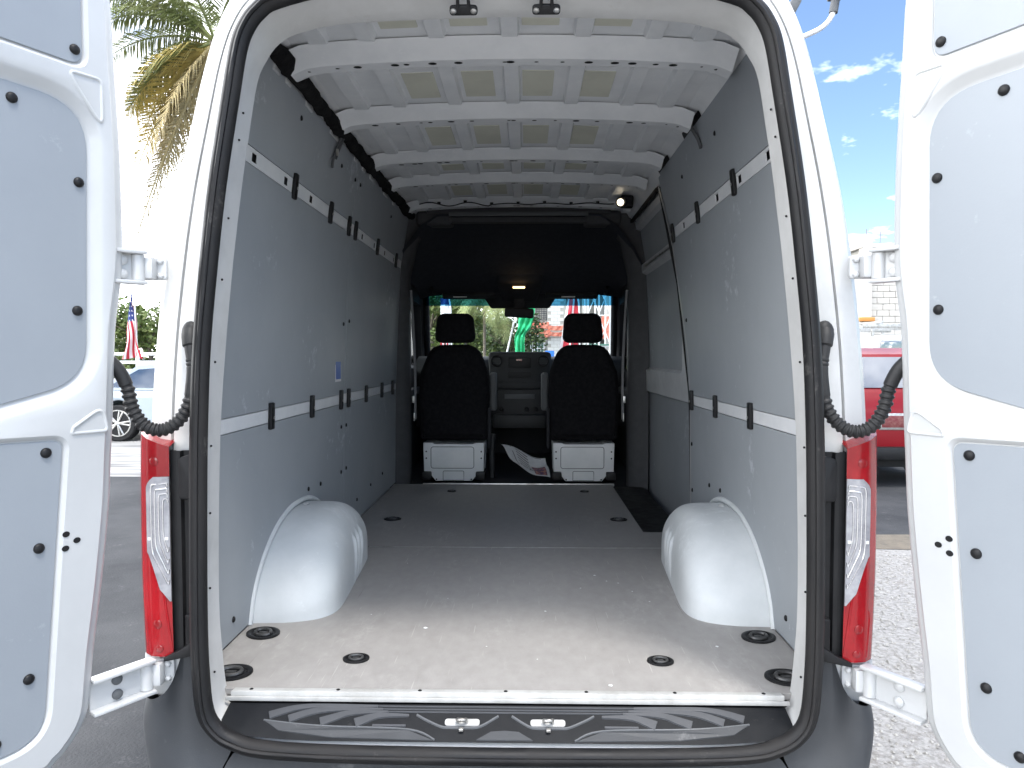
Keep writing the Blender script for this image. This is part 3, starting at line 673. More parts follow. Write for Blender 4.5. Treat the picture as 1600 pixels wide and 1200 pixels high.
# ---------------- tail lights and black trim
def tail(s):
    def cs(t):   # around the corner, t 0 inner .. 1 outer side
        K = [(.878, -.082), (.905, -.090), (.935, -.086), (.960, -.066), (.975, -.03), (.986, .03), (.990, .10)]
        f = t * (len(K) - 1); i = min(int(f), len(K) - 2); q = f - i
        return K[i][0] + (K[i + 1][0] - K[i][0]) * q, K[i][1] + (K[i + 1][1] - K[i][1]) * q
    def pt(t, z, h=0):
        x, y = cs(t); lean = -.012 * max(0, (.35 - z)) + .0
        bulge = .006 * (1 - ((z - .42) / .3) ** 2)
        a = math.pi / 2 * min(1, max(0, (t - .25) / .5))
        return Vector((s * (x + lean + (bulge + h) * math.sin(a)), y - h * math.cos(a), z))
    bm = B(); rows = []
    ts = [i / 24 for i in range(25)]; nz = 24
    for k in range(nz + 1):
        row = []
        for t in ts:
            top = .682 + .045 * min(1, t * 1.5) + .0; z = .128 + (top - .128) * k / nz; row.append(pt(t, z))
        rows.append(row)
    loft(bm, rows, False)
    lo = rows[0]; bm.faces.new([bm.verts.new(p) for p in rows[-1]] + [bm.verts.new((s * .93, .10, .70)), bm.verts.new((s * .88, -.02, .70))])
    bm.faces.new([bm.verts.new(p) for p in rows[0]] + [bm.verts.new((s * .93, .10, .128)), bm.verts.new((s * .88, -.02, .128))])
    L = P('tail_light', bm, RED, smooth=50)
    # clear section, a D shape against the inner edge
    poly = rpoly([(.0, .275, .0), (.10, .32, .02), (.30, .40, .06), (.33, .47, .05), (.32, .60, .04), (.0, .605, 0)], 6)
    bm = B(); rows = []
    for k in range(41):
        z = .275 + .33 * k / 40
        tm = .10 + .21 * min(1, (z - .275) / .125) if z < .40 else .33
        if z > .575: tm = .33 - .10 * ((z - .575) / .03) ** 2
        if z < .30: tm = .10 * (z - .275) / .025 + .02
        rows.append([pt(0, z, 0)] + [pt(tm * j / 9, z, .004) for j in range(10)] + [pt(tm, z, 0)])
    loft(bm, rows, False); cl = P('clear_lens', bm, CLEAR, L, 40)
    for k in range(4):
        bm = B(); q = .035 + k * .055
        lp = rpoly([(.02 + .0 * k, .30 + q * .5, .01), (.30 - q * 1.05, .40 + q * .25, .05), (.305 - q * 1.05, .592 - q * .22, .03), (.02, .597 - q * .25, .01)], 5)
        tube(bm, [pt(max(0, p.x), p.y, .005) for p in lp], .0022, 6); P('lens_ridge', bm, CHROME, L, 60)
    bm = B(); prism(bm, rpoly([(.02, .438, 0), (.31, .438, 0), (.31, .446, 0), (.02, .446, 0)]), lambda t, z, hh: pt(t, z, hh), 0, .006); P('lens_ridge', bm, WHITE, L, 0)
    for z, t, r in ((.645, .22, .012), (.215, .22, .012), (.15, .2, .010)):
        bm = B(); disc(bm, pt(t, z, .001), (s * .1, -1, 0), r, .002, 12); P('lamp_screw', bm, REDD, L)
    bm = B(); prism(bm, rpoly([(.0, .14, 0), (.36, .14, .02), (.40, .25, .02), (.12, .34, .05)]), lambda t, z, hh: pt(t, z, hh), 0, .0025); P('lens_facet', bm, RED, L, 20)
for s in (-1, 1): tail(s)
for s in (-1, 1):
    bm = B(); K = [(.812, -.050), (.822, -.066), (.846, -.068), (.850, -.080), (.860, -.081), (.864, -.070), (.882, -.070), (.886, -.03)]
    def kx(x, z): return x + (.010 * (z - .4) * (-1) if x < .83 else 0)
    loft(bm, [[Vector((s * (kx(a, z)), b, z)) for a, b in K] for z in (.13, .3, .5, .672)], False, False)
    t1 = P('lamp_trim', bm, BLACK, smooth=25)
    bm = B(); l2 = rpoly([(.800, .545, .004), (.850, .545, .01), (.850, .655, .015), (.806, .668, .004)], 4); prism(bm, l2, lambda x, z, h: Vector((s * x, -.062 - h, z)), 0, .030, .004); P('lamp_bracket', bm, BLACK, t1)
    bm = B(); l2 = rpoly([(.812, .15, .004), (.842, .15, .004), (.842, .24, .006), (.812, .24, .006)], 4); prism(bm, l2, lambda x, z, h: Vector((s * x, -.062 - h, z)), 0, .026, .004); P('lamp_bracket', bm, BLACK, t1)
    bm = B(); l2 = [Vector(p) for p in [(.812, .135), (.895, .118), (.895, .128), (.86, .145), (.812, .175)]]; prism(bm, l2, lambda x, z, h: Vector((s * x, -.06 - h, z)), 0, .04, .003); P('bumper_lip', bm, BLACK, t1)
# ---------------- rear doors
DA = R(30); DO = (.93, -.13)
EDGE = [(.10, 1.89), (.055, 1.85), (.035, 1.79), (.028, 1.64), (.018, 1.42), (.017, 1.18), (.026, 1.08), (.040, .98), (.049, .80), (.056, .69), (.066, .54), (.090, .34), (.112, .19), (.124, .075), (.141, .026), (.171, -.012), (.205, -.038), (.28, -.06), (.72, -.07), (.74, -.04), (.74, 1.86), (.70, 1.90)]
def door(s):
    def D(u, z, wv=0): return Vector((s * (DO[0] + u * math.sin(DA) - wv * math.cos(DA)), DO[1] - u * math.cos(DA) - wv * math.sin(DA), z))
    e0 = [Vector((p.x, p.y)) for p in catmull([(a, b, 0) for a, b in EDGE + [EDGE[0]]], 3)[:-1]]
    win = rpoly([(.103, 1.515, .11), (.118, .862, .12), (.45, .775, .1), (.68, .77, .05), (.68, 1.535, .05)], 9)
    low = rpoly([(.181, .722, .022), (.238, .040, .075), (.68, .030, .05), (.68, .738, .03)], 8)
    upp = rpoly([(.116, 1.605, .03), (.116, 1.84, .05), (.68, 1.85, .05), (.68, 1.615, .03)], 6)
    m3 = lambda l, wv: [D(p.x, p.y, wv) for p in l]
    e1 = offs(e0, -.032); e2 = offs(e0, -.026); e3 = offs(e0, -.012)
    wo, wm = offs(win, .034), offs(win, .012); lo, uo = offs(low, .014), offs(upp, .014)
    bm = B()
    fill(bm, [m3(e1, .0), m3(wo, 0), m3(lo, 0), m3(uo, 0)], [e1, wo, lo, uo])
    loft(bm, [m3(wo, 0), m3(offs(win, .026), -.004), m3(wm, -.018), m3(offs(win, .003), -.022), m3(offs(win, -.01), -.022)])
    loft(bm, [m3(lo, 0), m3(offs(low, .010), -.003), m3(offs(low, .004), -.011), m3(offs(low, -.01), -.012)])
    loft(bm, [m3(uo, 0), m3(offs(upp, .010), -.003), m3(offs(upp, .004), -.011), m3(offs(upp, -.01), -.012)])
    loft(bm, [m3(e1, 0), m3(e2, -.004), m3(offs(e0, -.022), -.013), m3(e3, -.016), m3(offs(e0, -.004), -.020), m3(e0, -.026), m3(e0, -.070), m3(offs(e0, -.01), -.078)])
    fill(bm, [m3(offs(e0, -.01), -.078)], [offs(e0, -.01)])
    bmesh.ops.remove_doubles(bm, verts=bm.verts, dist=1e-5)
    d = P('rear_door', bm, DPAINT, smooth=32)
    side = 'left' if s < 0 else 'right'
    for l, wv, fs in ((win, -.020, [(.263, 1.487), (.125, 1.331), (.135, 1.027)]), (low, -.010, [(.217, .698), (.237, .482), (.265, .19), (.335, .07)]), (upp, -.010, [(.132, 1.636)])):
        bm = B(); prism(bm, offs(l, .001), lambda u, z, h: D(u, z, wv + h), 0, .004, .0015); pn = P('door_panel', bm, DPANEL, d, 20)
        for (u, z) in fs:
            bm = B(); disc(bm, D(u, z, wv + .004), D(0, 0, 1) - D(0, 0, 0), (.0118), .008, 18); P('fastener', bm, BLACK, d, 50)
    for u, z in ((.181, .503), (.157, .484), (.183, .470)):
        bm = B(); n = 14; nn = D(0, 0, 1) - D(0, 0, 0)
        faces_of(bm, [bm.verts.new(D(u + .0085 * math.cos(2 * math.pi * k / n), z + .007 * math.sin(2 * math.pi * k / n), .0012)) for k in range(n)]); P('drain_hole', bm, BLACK, d, 0)
    for tri in ([(.072, 1.585, .018), (.072, 1.465, .012), (.135, 1.55, .03), (.15, 1.583, .01)], [(.088, .80, .02), (.075, .735, .012), (.165, .735, .012), (.16, .752, .01)]):
        bm = B(); l = rpoly(tri, 6); loft(bm, [m3(offs(l, .003), -.0005), m3(l, .0035), m3(offs(l, -.004), .0035), m3(offs(l, -.007), -.0005)]); P('stamped_bead', bm, DPAINT, d, 60)
    # hinges
    for zc, arm, hh in ((1.145, .03, .062), (.082, .105, .066)):
        kn = Vector((s * .938, -.102, zc)); de = D(arm, zc, -.03)
        bm = B(); l2 = rpoly([(-.050, -hh * .45, .01), (.012, -hh * .45, .004), (.012, hh * .5, .004), (-.050, hh * .5, .01)], 4)
        prism(bm, l2, lambda a, b, h: Vector((s * (.930 + a), -.062 - h, zc + b)), 0, .010, .002)
        hg = P('door_hinge', bm, PAINT, d)
        bm = B(); cyl(bm, kn - Vector((0, 0, hh * .52)), kn + Vector((0, 0, hh * .52)), .016, 18); box(bm, Vector((s * .918, -.085, zc)), (.03, .03, hh * .9), .008); P('hinge_knuckle', bm, PAINT, d, 40)
        dirv = (de - kn); ln = dirv.length + .03; ang = math.atan2(dirv.y, dirv.x)
        q = Matrix.Rotation(ang, 4, 'Z'); mid = kn + dirv * .5
        nv = Vector((-dirv.y, dirv.x, 0)).normalized()
        if nv.y > 0: nv = -nv
        bm = B(); box(bm, mid - nv * .006, (ln, .008, hh * 1.25), .003, 2, q); box(bm, mid + Vector((0, 0, hh * .62)) + nv * .008, (ln, .034, .010), .004, 2, q); box(bm, mid - Vector((0, 0, hh * .62)) + nv * .008, (ln, .034, .010), .004, 2, q); P('hinge_arm', bm, PAINT, d, 40)
        for b in (-.22, .22):
            bm = B(); disc(bm, mid + dirv.normalized() * .012 + Vector((0, 0, hh * b * 1.3)), nv, .013, .008, 14); P('hinge_bolt', bm, PAINT if zc > 1 or s > 0 else GREYP, d)
        for b in (-.018, .020):
            bm = B(); disc(bm, Vector((s * .895, -.072, zc + b)), (0, -1, 0), .009, .008, 6); P('hinge_bolt', bm, PAINT, d, 20)
    bm = B(); box(bm, (s * .915, -.052, .070), (.10, .02, .115), .006); P('hinge_plate', bm, PAINT, d)
    # cable conduit between pillar and door
    pts = [(.824, -.066, .985), (.816, -.082, .95), (.806, -.092, .90), (.806, -.098, .85), (.815, -.104, .79), (.842, -.112, .748), (.880, -.120, .730), (.918, -.127, .745), (.944, -.131, .787), (.955, -.134, .84), (.972, -.143, .885), (.996, -.154, .915)]
    cm = catmull([(s * a, b, c) for a, b, c in pts], 14); n = len(cm); rad = []
    for i in range(n):
        f = i / (n - 1)
        if f < .10: r = .021 - .03 * abs(f - .05) * 1
        elif f < .16: r = .0155
        elif f < .20: r = .0165 if i % 3 else .0145
        elif f < .32: r = .0155
        elif f < .83: r = .0175 if (i % 4) < 2 else .0140
        else: r = .0165
        rad.append(r)
    bm = B(); tube(bm, cm, rad, 14); P('wiring_conduit', bm, CORR, d, 30)
    bm = B(); disc(bm, (s * .824, -.058, .975), (0, -1, 0), .024, .02, 16)
    for v in bm.verts: v.co.z = .975 + (v.co.z - .975) * 1.5
    P('conduit_grommet', bm, CORR, d, 50)
for s in (-1, 1): door(s)
# ---------------- cab
for s in (-1, 1):
    bm = B(); loft(bm, [[Vector((s * a, y, z)) for a, y in ((.93, 3.17), (.845, 3.185), (.80, 3.23), (.80, 3.36), (.86, 3.46), (.95, 3.48))] for z, in ((-.3,), (.6,), (1.1,), (1.5,))] + [[Vector((s * a, y, z)) for a, y in ((.90, 3.17), (.80, 3.185), (.74, 3.23), (.74, 3.36), (.80, 3.46), (.88, 3.48))] for z in (1.75,)] + [[Vector((s * a, y, z)) for a, y in ((.80, 3.17), (.70, 3.185), (.62, 3.23), (.62, 3.36), (.7, 3.46), (.78, 3.48))] for z in (1.93,)], False)
    P('pillar_trim', bm, TRIM, smooth=60)
    bm = B(); box(bm, (s * .60, 3.24, 1.90), (.26, .16, .10), .03, 3); P('corner_pad', bm, TRIM, smooth=60)
    # door card and window frame
    bm = B(); oc = [Vector(p) for p in [(3.46, -.3), (5.1, -.3), (5.1, .72), (4.35, 1.47), (3.46, 1.50)]]; wc = rpoly([(3.62, .80, .05), (4.72, .78, .05), (4.28, 1.36, .05), (3.62, 1.38, .05)], 4)
    f3 = lambda l, d: [Vector((s * (.93 - max(0, p.y - .7) * .10 + d), p.x, p.y)) for p in l]
    fill(bm, [f3(oc, 0), f3(wc, 0)], [oc, wc]); loft(bm, [f3(wc, 0), f3(wc, .04)])
    cdr = P('cab_door', bm, CAB, smooth=30)
    bm = B(); fill(bm, [f3(wc, .03)], [wc]); P('side_window', bm, SGLASS, cdr, 0)
    bm = B(); box(bm, (s * .90, 4.0, .62), (.08, .7, .06), .02); P('door_armrest', bm, DASH, cdr)
    bm = B(); tube(bm, catmull([(s * .79, 3.30, 1.40), (s * .775, 3.30, 1.15), (s * .765, 3.32, .8), (s * .77, 3.34, .45)], 5), .010, 6); sb = P('seat_belt', bm, BELT, smooth=50)
    bm = B(); box(bm, (s * .775, 3.29, .60), (.02, .02, .05), .004); box(bm, (s * .768, 3.29, .47), (.008, .02, .06), .003); P('belt_tongue', bm, METAL, sb)
    # lower cab side and A pillar
    bm = B(); tube(bm, [(s * .915, 5.1, .70), (s * .865, 4.66, 1.10), (s * .83, 4.34, 1.48)], .032, 8); P('windscreen_pillar', bm, CAB, smooth=60)
    bm = B(); l2 = [Vector(p) for p in [(3.3, -.45), (5.7, -.45), (5.75, .35), (5.1, .66), (5.1, -.2), (3.3, -.2)]]; prism(bm, l2, lambda y, z, h: Vector((s * (.93 + h), y, z)), 0, .05, .01); P('front_wing', bm, PAINT)
bm = B(); loft(bm, [[Vector((x, 5.1, .66)) for x in (-.95, -.4, .4, .95)], [Vector((x, 5.5, .52)) for x in (-.95, -.4, .4, .95)], [Vector((x, 5.8, .30)) for x in (-.93, -.4, .4, .93)], [Vector((x, 5.85, -.4)) for x in (-.9, -.4, .4, .9)]], False); P('bonnet', bm, PAINT, smooth=50)
bm = B(); box(bm, (0, 5.08, .2), (1.88, .04, 1.15)); P('firewall', bm, CAB)
bm = B(); box(bm, (0, 4.15, -.10), (1.86, 2.0, .12)); P('cab_floor', bm, CAB)
# headliner
HL = [(3.14, 1.925), (3.20, 1.895), (3.32, 1.885), (3.5, 1.86), (3.8, 1.72), (4.05, 1.58), (4.22, 1.49), (4.36, 1.462)]
bm = B(); rows = []
for y, z in HL:
    k = (y - 3.14) / 1.2; row = []
    for i in range(17):
        x = -.92 + 1.84 * i / 16; e = max(0, abs(x) - .52) / .40
        row.append(Vector((x, y, z - (.40 * max(0, 1 - k) ** .8 + .04) * e ** 2.0)))
    rows.append(row)
loft(bm, rows, False); P('headliner', bm, HEADL, smooth=60)
bm = B(); box(bm, (0, 3.195, 1.885), (.98, .08, .036), .008); box(bm, (0, 3.17, 1.955), (1.3, .05, .06), .01); P('header_panel', bm, TRIM)
bm = B(); box(bm, (0, 3.12, 1.917), (.98, .018, .030), .004); P('header_flange', bm, GREYP)
bm = B(); box(bm, (0, 3.9, 2.0), (1.9, 1.5, .05)); loft(bm, [[Vector((x, y, z)) for x in (-.9, 0, .9)] for y, z in ((3.5, 2.02), (4.0, 1.9), (4.36, 1.52))], False); P('cab_roof', bm, PAINT)
# overhead console, dome light, visors
bm = B(); prism(bm, rpoly([(-.20, 4.02, .04), (.20, 4.02, .04), (.15, 4.40, .05), (-.15, 4.40, .05)], 5), lambda x, y, h: Vector((x, y, 1.60 - (y - 4.0) * .38 - h)), -.04, .06, .02); oc_ = P('overhead_console', bm, CAB, smooth=60)
bm = B(); box(bm, (-.005, 4.00, 1.487), (.10, .02, .016), .004); P('dome_lamp', bm, AMBER, oc_)
for s in (-1, 1):
    bm = B(); box(bm, (s * .45, 4.33, 1.445), (.46, .10, .022), .01, 2, Matrix.Rotation(-.35, 4, 'X')); vz = P('sun_visor', bm, DASH)
    bm = B(); box(bm, (s * .47 - .05, 4.275, 1.432), (.12, .006, .012), .002); P('visor_label', bm, WHITE, vz)
    bm = B(); tube(bm, [(s * .74, 4.1, 1.50), (s * .735, 4.14, 1.46), (s * .73, 4.22, 1.45), (s * .735, 4.28, 1.47)], .012, 8); P('grab_handle', bm, DASH, smooth=60)
# windscreen with tinted top band and mirror
def ws(u, v): # u -1..1, v 0 bottom .. 1 top
    hw = .92 - .085 * v; return Vector((u * hw, 5.06 - .71 * v - .05 * u * u, .62 + .84 * v))
bm = B(); loft(bm, [[ws(-1 + i / 4, v) for i in range(9)] for v in (0, .3, .6, .885)], False); wsh = P('windscreen', bm, GLASS, smooth=60)
bm = B(); loft(bm, [[ws(-1 + i / 4, v) for i in range(9)] for v in (.885, .95, 1.0)], False); P('tinted_band', bm, TINT, wsh, 60)
bm = B(); l2 = rpoly([(-.33, 1.0, 0), (.33, 1.0, 0), (.25, .86, .03), (-.25, .86, .03)], 4); prism(bm, l2, lambda x, v, h: ws(x / .82, v) + Vector((0, -h, 0)), .004, .012); P('sensor_shield', bm, CAB, wsh, 0)
bm = B(); box(bm, (-.005, 4.30, 1.295), (.255, .035, .085), .02, 3, Matrix.Rotation(.06, 4, 'Y')); box(bm, (-.005, 4.36, 1.39), (.10, .08, .18), .015); P('rear_mirror', bm, CAB, smooth=60)
# dashboard
bm = B(); prof = [(4.30, .30), (4.28, .60), (4.30, .80), (4.36, .885), (4.48, .915), (4.8, .88), (5.1, .80)]
loft(bm, [[Vector((x, y + .05 * (abs(x) / .9) ** 2, z - .0)) for y, z in prof] for x in (-.92, -.6, -.3, 0, .3, .6, .92)], False); P('dashboard', bm, DASH, smooth=60)
bm = B(); l2 = rpoly([(-.265, .62, .03), (.265, .62, .03), (.275, .955, .04), (-.275, .955, .04)], 5); prism(bm, l2, lambda x, z, h: Vector((x, 4.34 - h, z)), -.12, .06, .015); cs_ = P('centre_stack', bm, DASH, smooth=50)
for x in (-.205, .205):
    bm = B(); c = Vector((x, 4.275, .875)); n = 20
    tube(bm, [c + Vector((.045 * math.cos(2 * math.pi * k / n), 0, .045 * math.sin(2 * math.pi * k / n))) for k in range(n + 1)], .008, 8); v_ = P('air_vent', bm, BLACK, cs_, 60)
    for k in (-.018, 0, .018):
        bm = B(); box(bm, c + Vector((0, .004, k)), (.074, .01, .004)); P('vent_slat', bm, GREYP, cs_, 0)
bm = B(); box(bm, (0, 4.277, .86), (.20, .008, .09), .004); P('radio_screen', bm, BLACK, cs_)
bm = B(); box(bm, (-.005, 4.271, .885), (.05, .002, .014)); P('radio_badge', bm, REDD, cs_, 0)
bm = B(); box(bm, (0, 4.277, .755), (.20, .008, .05), .004); P('storage_slot', bm, BLACK, cs_)
bm = B(); box(bm, (0, 4.30, .66), (.50, .06, .06), .015); P('control_row', bm, DASH, cs_)
bm = B(); box(bm, (0, 4.25, .50), (.54, .10, .26), .02); box(bm, (0, 4.2, .36), (.46, .2, .12), .03); P('lower_console', bm, DASH)
bm = B(); box(bm, (0, 4.195, .57), (.26, .004, .04), .002); P('switch_plate', bm, GREYP)
for x in (-.16, .06, .14):
    bm = B(); disc(bm, (x, 4.19, .46), (0, -1, 0), .02, .02, 14); P('control_knob', bm, BLACK)
# steering wheel and gear lever
bm = B(); c = Vector((-.5, 4.12, .80)); q = Matrix.Rotation(-.45, 3, 'X'); n = 28
tube(bm, [c + q @ Vector((.20 * math.cos(2 * math.pi * k / n), 0, .20 * math.sin(2 * math.pi * k / n))) for k in range(n + 1)], .016, 8); cyl(bm, c, c + Vector((0, .22, -.10)), .035); box(bm, c, (.36, .03, .06), .012, 2, q.to_4x4()); P('steering_wheel', bm, CAB, smooth=60)
bm = B(); tube(bm, [(-.20, 3.42, .0), (-.20, 3.42, .26), (-.195, 3.425, .33)], [.022, .02, .026], 10); P('hand_lever', bm, DASH, smooth=60)
# seats
def seat(s):
    cx = s * .483
    def F(x, z, h): return Vector((cx + x, 3.38 - h + max(0, z - .3) * .10, z))
    bm = B(); l2 = rpoly([(-.245, .30, .03), (.245, .30, .03), (.262, .62, .1), (.25, .80, .12), (.17, 1.0, .13), (-.17, 1.0, .13), (-.25, .80, .12), (-.262, .62, .1)], 7)
    prism(bm, l2, F, -.13, .05, .04); st = P('seat', bm, SEATC, smooth=60)
    bm = B(); tube(bm, [F(p.x, p.y, .012) for p in offs(l2, -.002)] + [F(l2[0].x, l2[0].y, .012)], .006, 6); P('seat_piping', bm, SEATC, st, 60)
    bm = B(); l2 = rpoly([(-.155, 1.025, .05), (.155, 1.025, .05), (.135, 1.232, .06), (-.135, 1.232, .06)], 7); l2 = [Vector((p.x, p.y + .012 * (1 - (p.x / .16) ** 2) * (1 if p.y > 1.12 else -1))) for p in l2]
    prism(bm, l2, F, -.08, .03, .03); P('headrest', bm, SEATC, st, 60)
    for a in (-.075, .075):
        bm = B(); cyl(bm, F(a, .97, -.02), F(a, 1.06, -.02), .006, 8); P('headrest_post', bm, METAL, st)
    bm = B(); l2 = rpoly([(-.25, .28, .03), (.25, .28, .03), (.25, .46, .06), (-.25, .46, .06)], 5); prism(bm, l2, lambda x, z, h: Vector((cx + x, 3.45 + h, z)), 0, .5, .03); P('seat_cushion', bm, SEATC, st, 60)
    # white metal base box
    bm = B(); l2 = rpoly([(-.222, .055, 0), (-.17, .045, 0), (-.135, 0, .004), (.135, 0, .004), (.17, .045, 0), (.222, .055, 0), (.228, .285, .004), (.16, .285, .0), (.145, .276, 0), (-.145, .276, 0), (-.16, .285, 0), (-.228, .285, .004)], 3)
    prism(bm, l2, lambda x, z, h: Vector((cx + x, 3.34 - h, z - .012)), -.30, .0, .004); bx_ = P('seat_base', bm, SEATBOX, st, 25)
    for lp in (rpoly([(-.17, .095, .02), (.15, .095, .02), (.15, .255, .02), (-.17, .255, .02)], 5), rpoly([(-.08, .005, 0), (.075, .005, 0), (.075, .075, .012), (-.08, .075, .012)], 4)):
        bm = B(); tube(bm, [Vector((cx + p.x, 3.340, p.y - .012)) for p in lp] + [Vector((cx + lp[0].x, 3.340, lp[0].y - .012))], .0022, 6); P('stamped_edge', bm, GREYP, st, 60)
    for a, b in ((-.205, .22), (-.205, .17), (.205, .22), (.205, .17), (-.13, .012), (.13, .012)):
        bm = B(); disc(bm, (cx + a, 3.34, b - .012), (0, -1, 0), .006, .003, 10); P('base_bolt', bm, BLACK, st)
    for a in (-1, 1):
        bm = B(); box(bm, (cx + a * .20, 3.40, .03), (.07, .2, .06), .01); P('seat_rail', bm, BLACK, st)
    # armrest on the aisle side
    ax = cx - s * .285
    bm = B(); box(bm, (ax, 3.55, .645), (.055, .10, .29), .022, 3); P('armrest', bm, GREYP, st, 60)
    bm = B(); box(bm, (cx - s * .262, 3.42, .38), (.02, .12, .30), .008); P('recliner_cover', bm, CAB, st)
for s in (-1, 1): seat(s)
# two wheels on the near axle, a front pair
def tyre(x, y, s):
    bm = B(); n = 28; pr = [(.0, .19), (.0, .33), (.03, .355), (.20, .355), (.23, .33), (.23, .19)]
    loft(bm, [[Vector((x - s * a, y + r * math.cos(2 * math.pi * k / n), GZ + .355 + r * math.sin(2 * math.pi * k / n))) for k in range(n)] for a, r in pr], True, True); t = P('wheel', bm, BLACK, smooth=40)
    bm = B(); disc(bm, (x - s * .03, y, GZ + .355), (s, 0, 0), .19, .03, 20); P('wheel_rim', bm, METAL, t)
for s in (-1, 1): tyre(s * .99, .955, s); tyre(s * .97, 4.9, s)
# paint chips and crumbs on the cargo floor
bm = B()
for (px, py, r) in ((929, 899, .006), (948, 908, .004), (966, 911, .004), (907, 919, .004), (988, 924, .005), (637, 880, .004), (665, 981, .009), (852, 955, .005), (955, 1071, .007), (700, 935, .003), (1015, 940, .004), (760, 1010, .003), (840, 1030, .003), (1120, 1010, .006), (580, 960, .003)):
    c = atz(px, py, .002); vs = [bm.verts.new(c + Vector((r * random.uniform(.6, 1.3) * math.cos(k * 1.26), r * random.uniform(.6, 1.3) * math.sin(k * 1.26), 0))) for k in range(5)]
    tp = bm.verts.new(c + Vector((0, 0, r * .4)))
    for k in range(5): faces_of(bm, [vs[k], vs[(k + 1) % 5], tp])
obj('floor_crumbs', bm, WHITE, None, 0, label='tiny white paint chips and crumbs strewn over the cargo floor', cat='crumbs', kind='stuff')
# ---------------- newspaper on the cab floor
bm = B(); nu, nv = 22, 14; rows = []
A0, A1, A2, A3 = aty(782, 694, 3.58), aty(852, 713, 3.45), aty(860, 749, 3.17), aty(802, 727, 3.26)
def pap(u, v, h=0):
    p = (A0 * (1 - u) + A1 * u) * (1 - v) + (A3 * (1 - u) + A2 * u) * v
    return p + Vector((0, -h * .7, .022 * math.sin(u * 5.5 + v * 2) + .012 * math.sin(v * 7 + u * 3) - .05 * math.sin(math.pi * u) * (1 - v) * .6 + h))
loft(bm, [[pap(i / nu, j / nv) for i in range(nu + 1)] for j in range(nv + 1)], False)
news = obj('newspaper', bm, M('newsprint', (.62, .63, .64), (.54, .55, .57), 30, .8), None, 60, label='crumpled newspaper page lying on the cab floor between the two seats', cat='newspaper')
INK = M('ink', (.03, .03, .035), None, rough=.8); PIC = M('news_picture', (.10, .05, .12), (.45, .2, .16), 40, .7, lo=.45, hi=.6)
def papq(name, u0, u1, v0, v1, m):
    bm = B(); loft(bm, [[pap(u0 + (u1 - u0) * i / 6, v0 + (v1 - v0) * j / 3, .003) for i in range(7)] for j in range(4)], False); obj(name, bm, m, news, 60)
papq('picture', .62, .93, .42, .97, PIC)
for k in range(5): papq('text_line', .30, .58, .12 + k * .09, .145 + k * .09, INK)
papq('text_line', .18, .9, .03, .045, INK); papq('text_line', .19, .21, .05, .95, INK)
fc = bpy.data.curves.new('You', 'FONT'); fc.body = 'You'; fc.size = .30
fo = bpy.data.objects.new('tmp', fc); sc.collection.objects.link(fo); bpy.context.view_layer.update()
me = bpy.data.meshes.new_from_object(fo.evaluated_get(bpy.context.evaluated_depsgraph_get())); bpy.data.objects.remove(fo)
bm = B(); bm.from_mesh(me)
for v in bm.verts: v.co = pap(.60 - v.co.x * .62, .62 + v.co.y * 1.1 * .9, .004)
obj('headline', bm, INK, news, 0)
# ================================================================== surroundings
LEAF = [M('leaf_a', (.060, .105, .022), (.10, .14, .03), 2, .6), M('leaf_b', (.10, .15, .035), (.15, .17, .05), 2, .6), M('leaf_c', (.03, .06, .018), (.05, .085, .02), 2, .6)]
BARK = M('bark', (.20, .17, .13), (.13, .11, .09), 9, .9, bump=.6, bscale=30)
FROND = [M('frond_green', (.17, .21, .07), (.24, .26, .10), 3, .5), M('frond_yellow', (.62, .50, .17), (.54, .46, .18), 3, .6), M('frond_brown', (.46, .36, .17), (.34, .28, .14), 3, .7), M('frond_pale', (.24, .29, .11), (.32, .34, .14), 3, .6)]
def tree(label, x, y, h, rx, rz, n, lm, group=None, leaf=.16, cat='tree', name='broadleaf_tree', lowz=.3):
    t = thing(name, label, cat, (x, y, GZ), group)
    bm = B(); tube(bm, [(x, y, GZ), (x + .1, y, GZ + h * .35), (x - .05, y, GZ + h * .7)], [.16, .12, .05], 8)
    for k in range(7):
        a = k * .9 + random.random(); tube(bm, [(x, y, GZ + h * (.3 + .05 * k)), (x + math.cos(a) * rx * .4, y + math.sin(a) * rx * .4, GZ + h * (.5 + .05 * k)), (x + math.cos(a) * rx * .75, y + math.sin(a) * rx * .75, GZ + h * (.55 + .06 * k))], [.06, .04, .015], 6)
    obj('trunk', bm, BARK, t, 60)
    bm = B(); cl = []
    for k in range(26):
        a = random.random() * 6.28; r = rx * math.sqrt(random.random()) * .85; z = GZ + h - rz * 2 * random.random() ** .9
        cl.append((Vector((x + math.cos(a) * r, y + math.sin(a) * r, z)), random.uniform(.25, .5) * rx))
    for i in range(n):
        c, r = random.choice(cl); d = Vector((random.gauss(0, 1), random.gauss(0, 1), random.gauss(0, .8))).normalized() * r * random.uniform(.5, 1.05)
        p = c + d
        if p.z < GZ + lowz: continue
        a = Vector((random.gauss(0, 1), random.gauss(0, 1), random.gauss(0, .5))).normalized(); b = a.cross(Vector((random.gauss(0, 1), random.gauss(0, 1), random.gauss(0, 1)))).normalized()
        s = leaf * random.uniform(.6, 1.3)
        faces_of(bm, [bm.verts.new(p - a * s * .5), bm.verts.new(p + b * s * .28), bm.verts.new(p + a * s * .5), bm.verts.new(p - b * s * .28)], random.choice((0, 0, 1)))
    obj('crown', bm, lm, t, 0, norm=False); return t
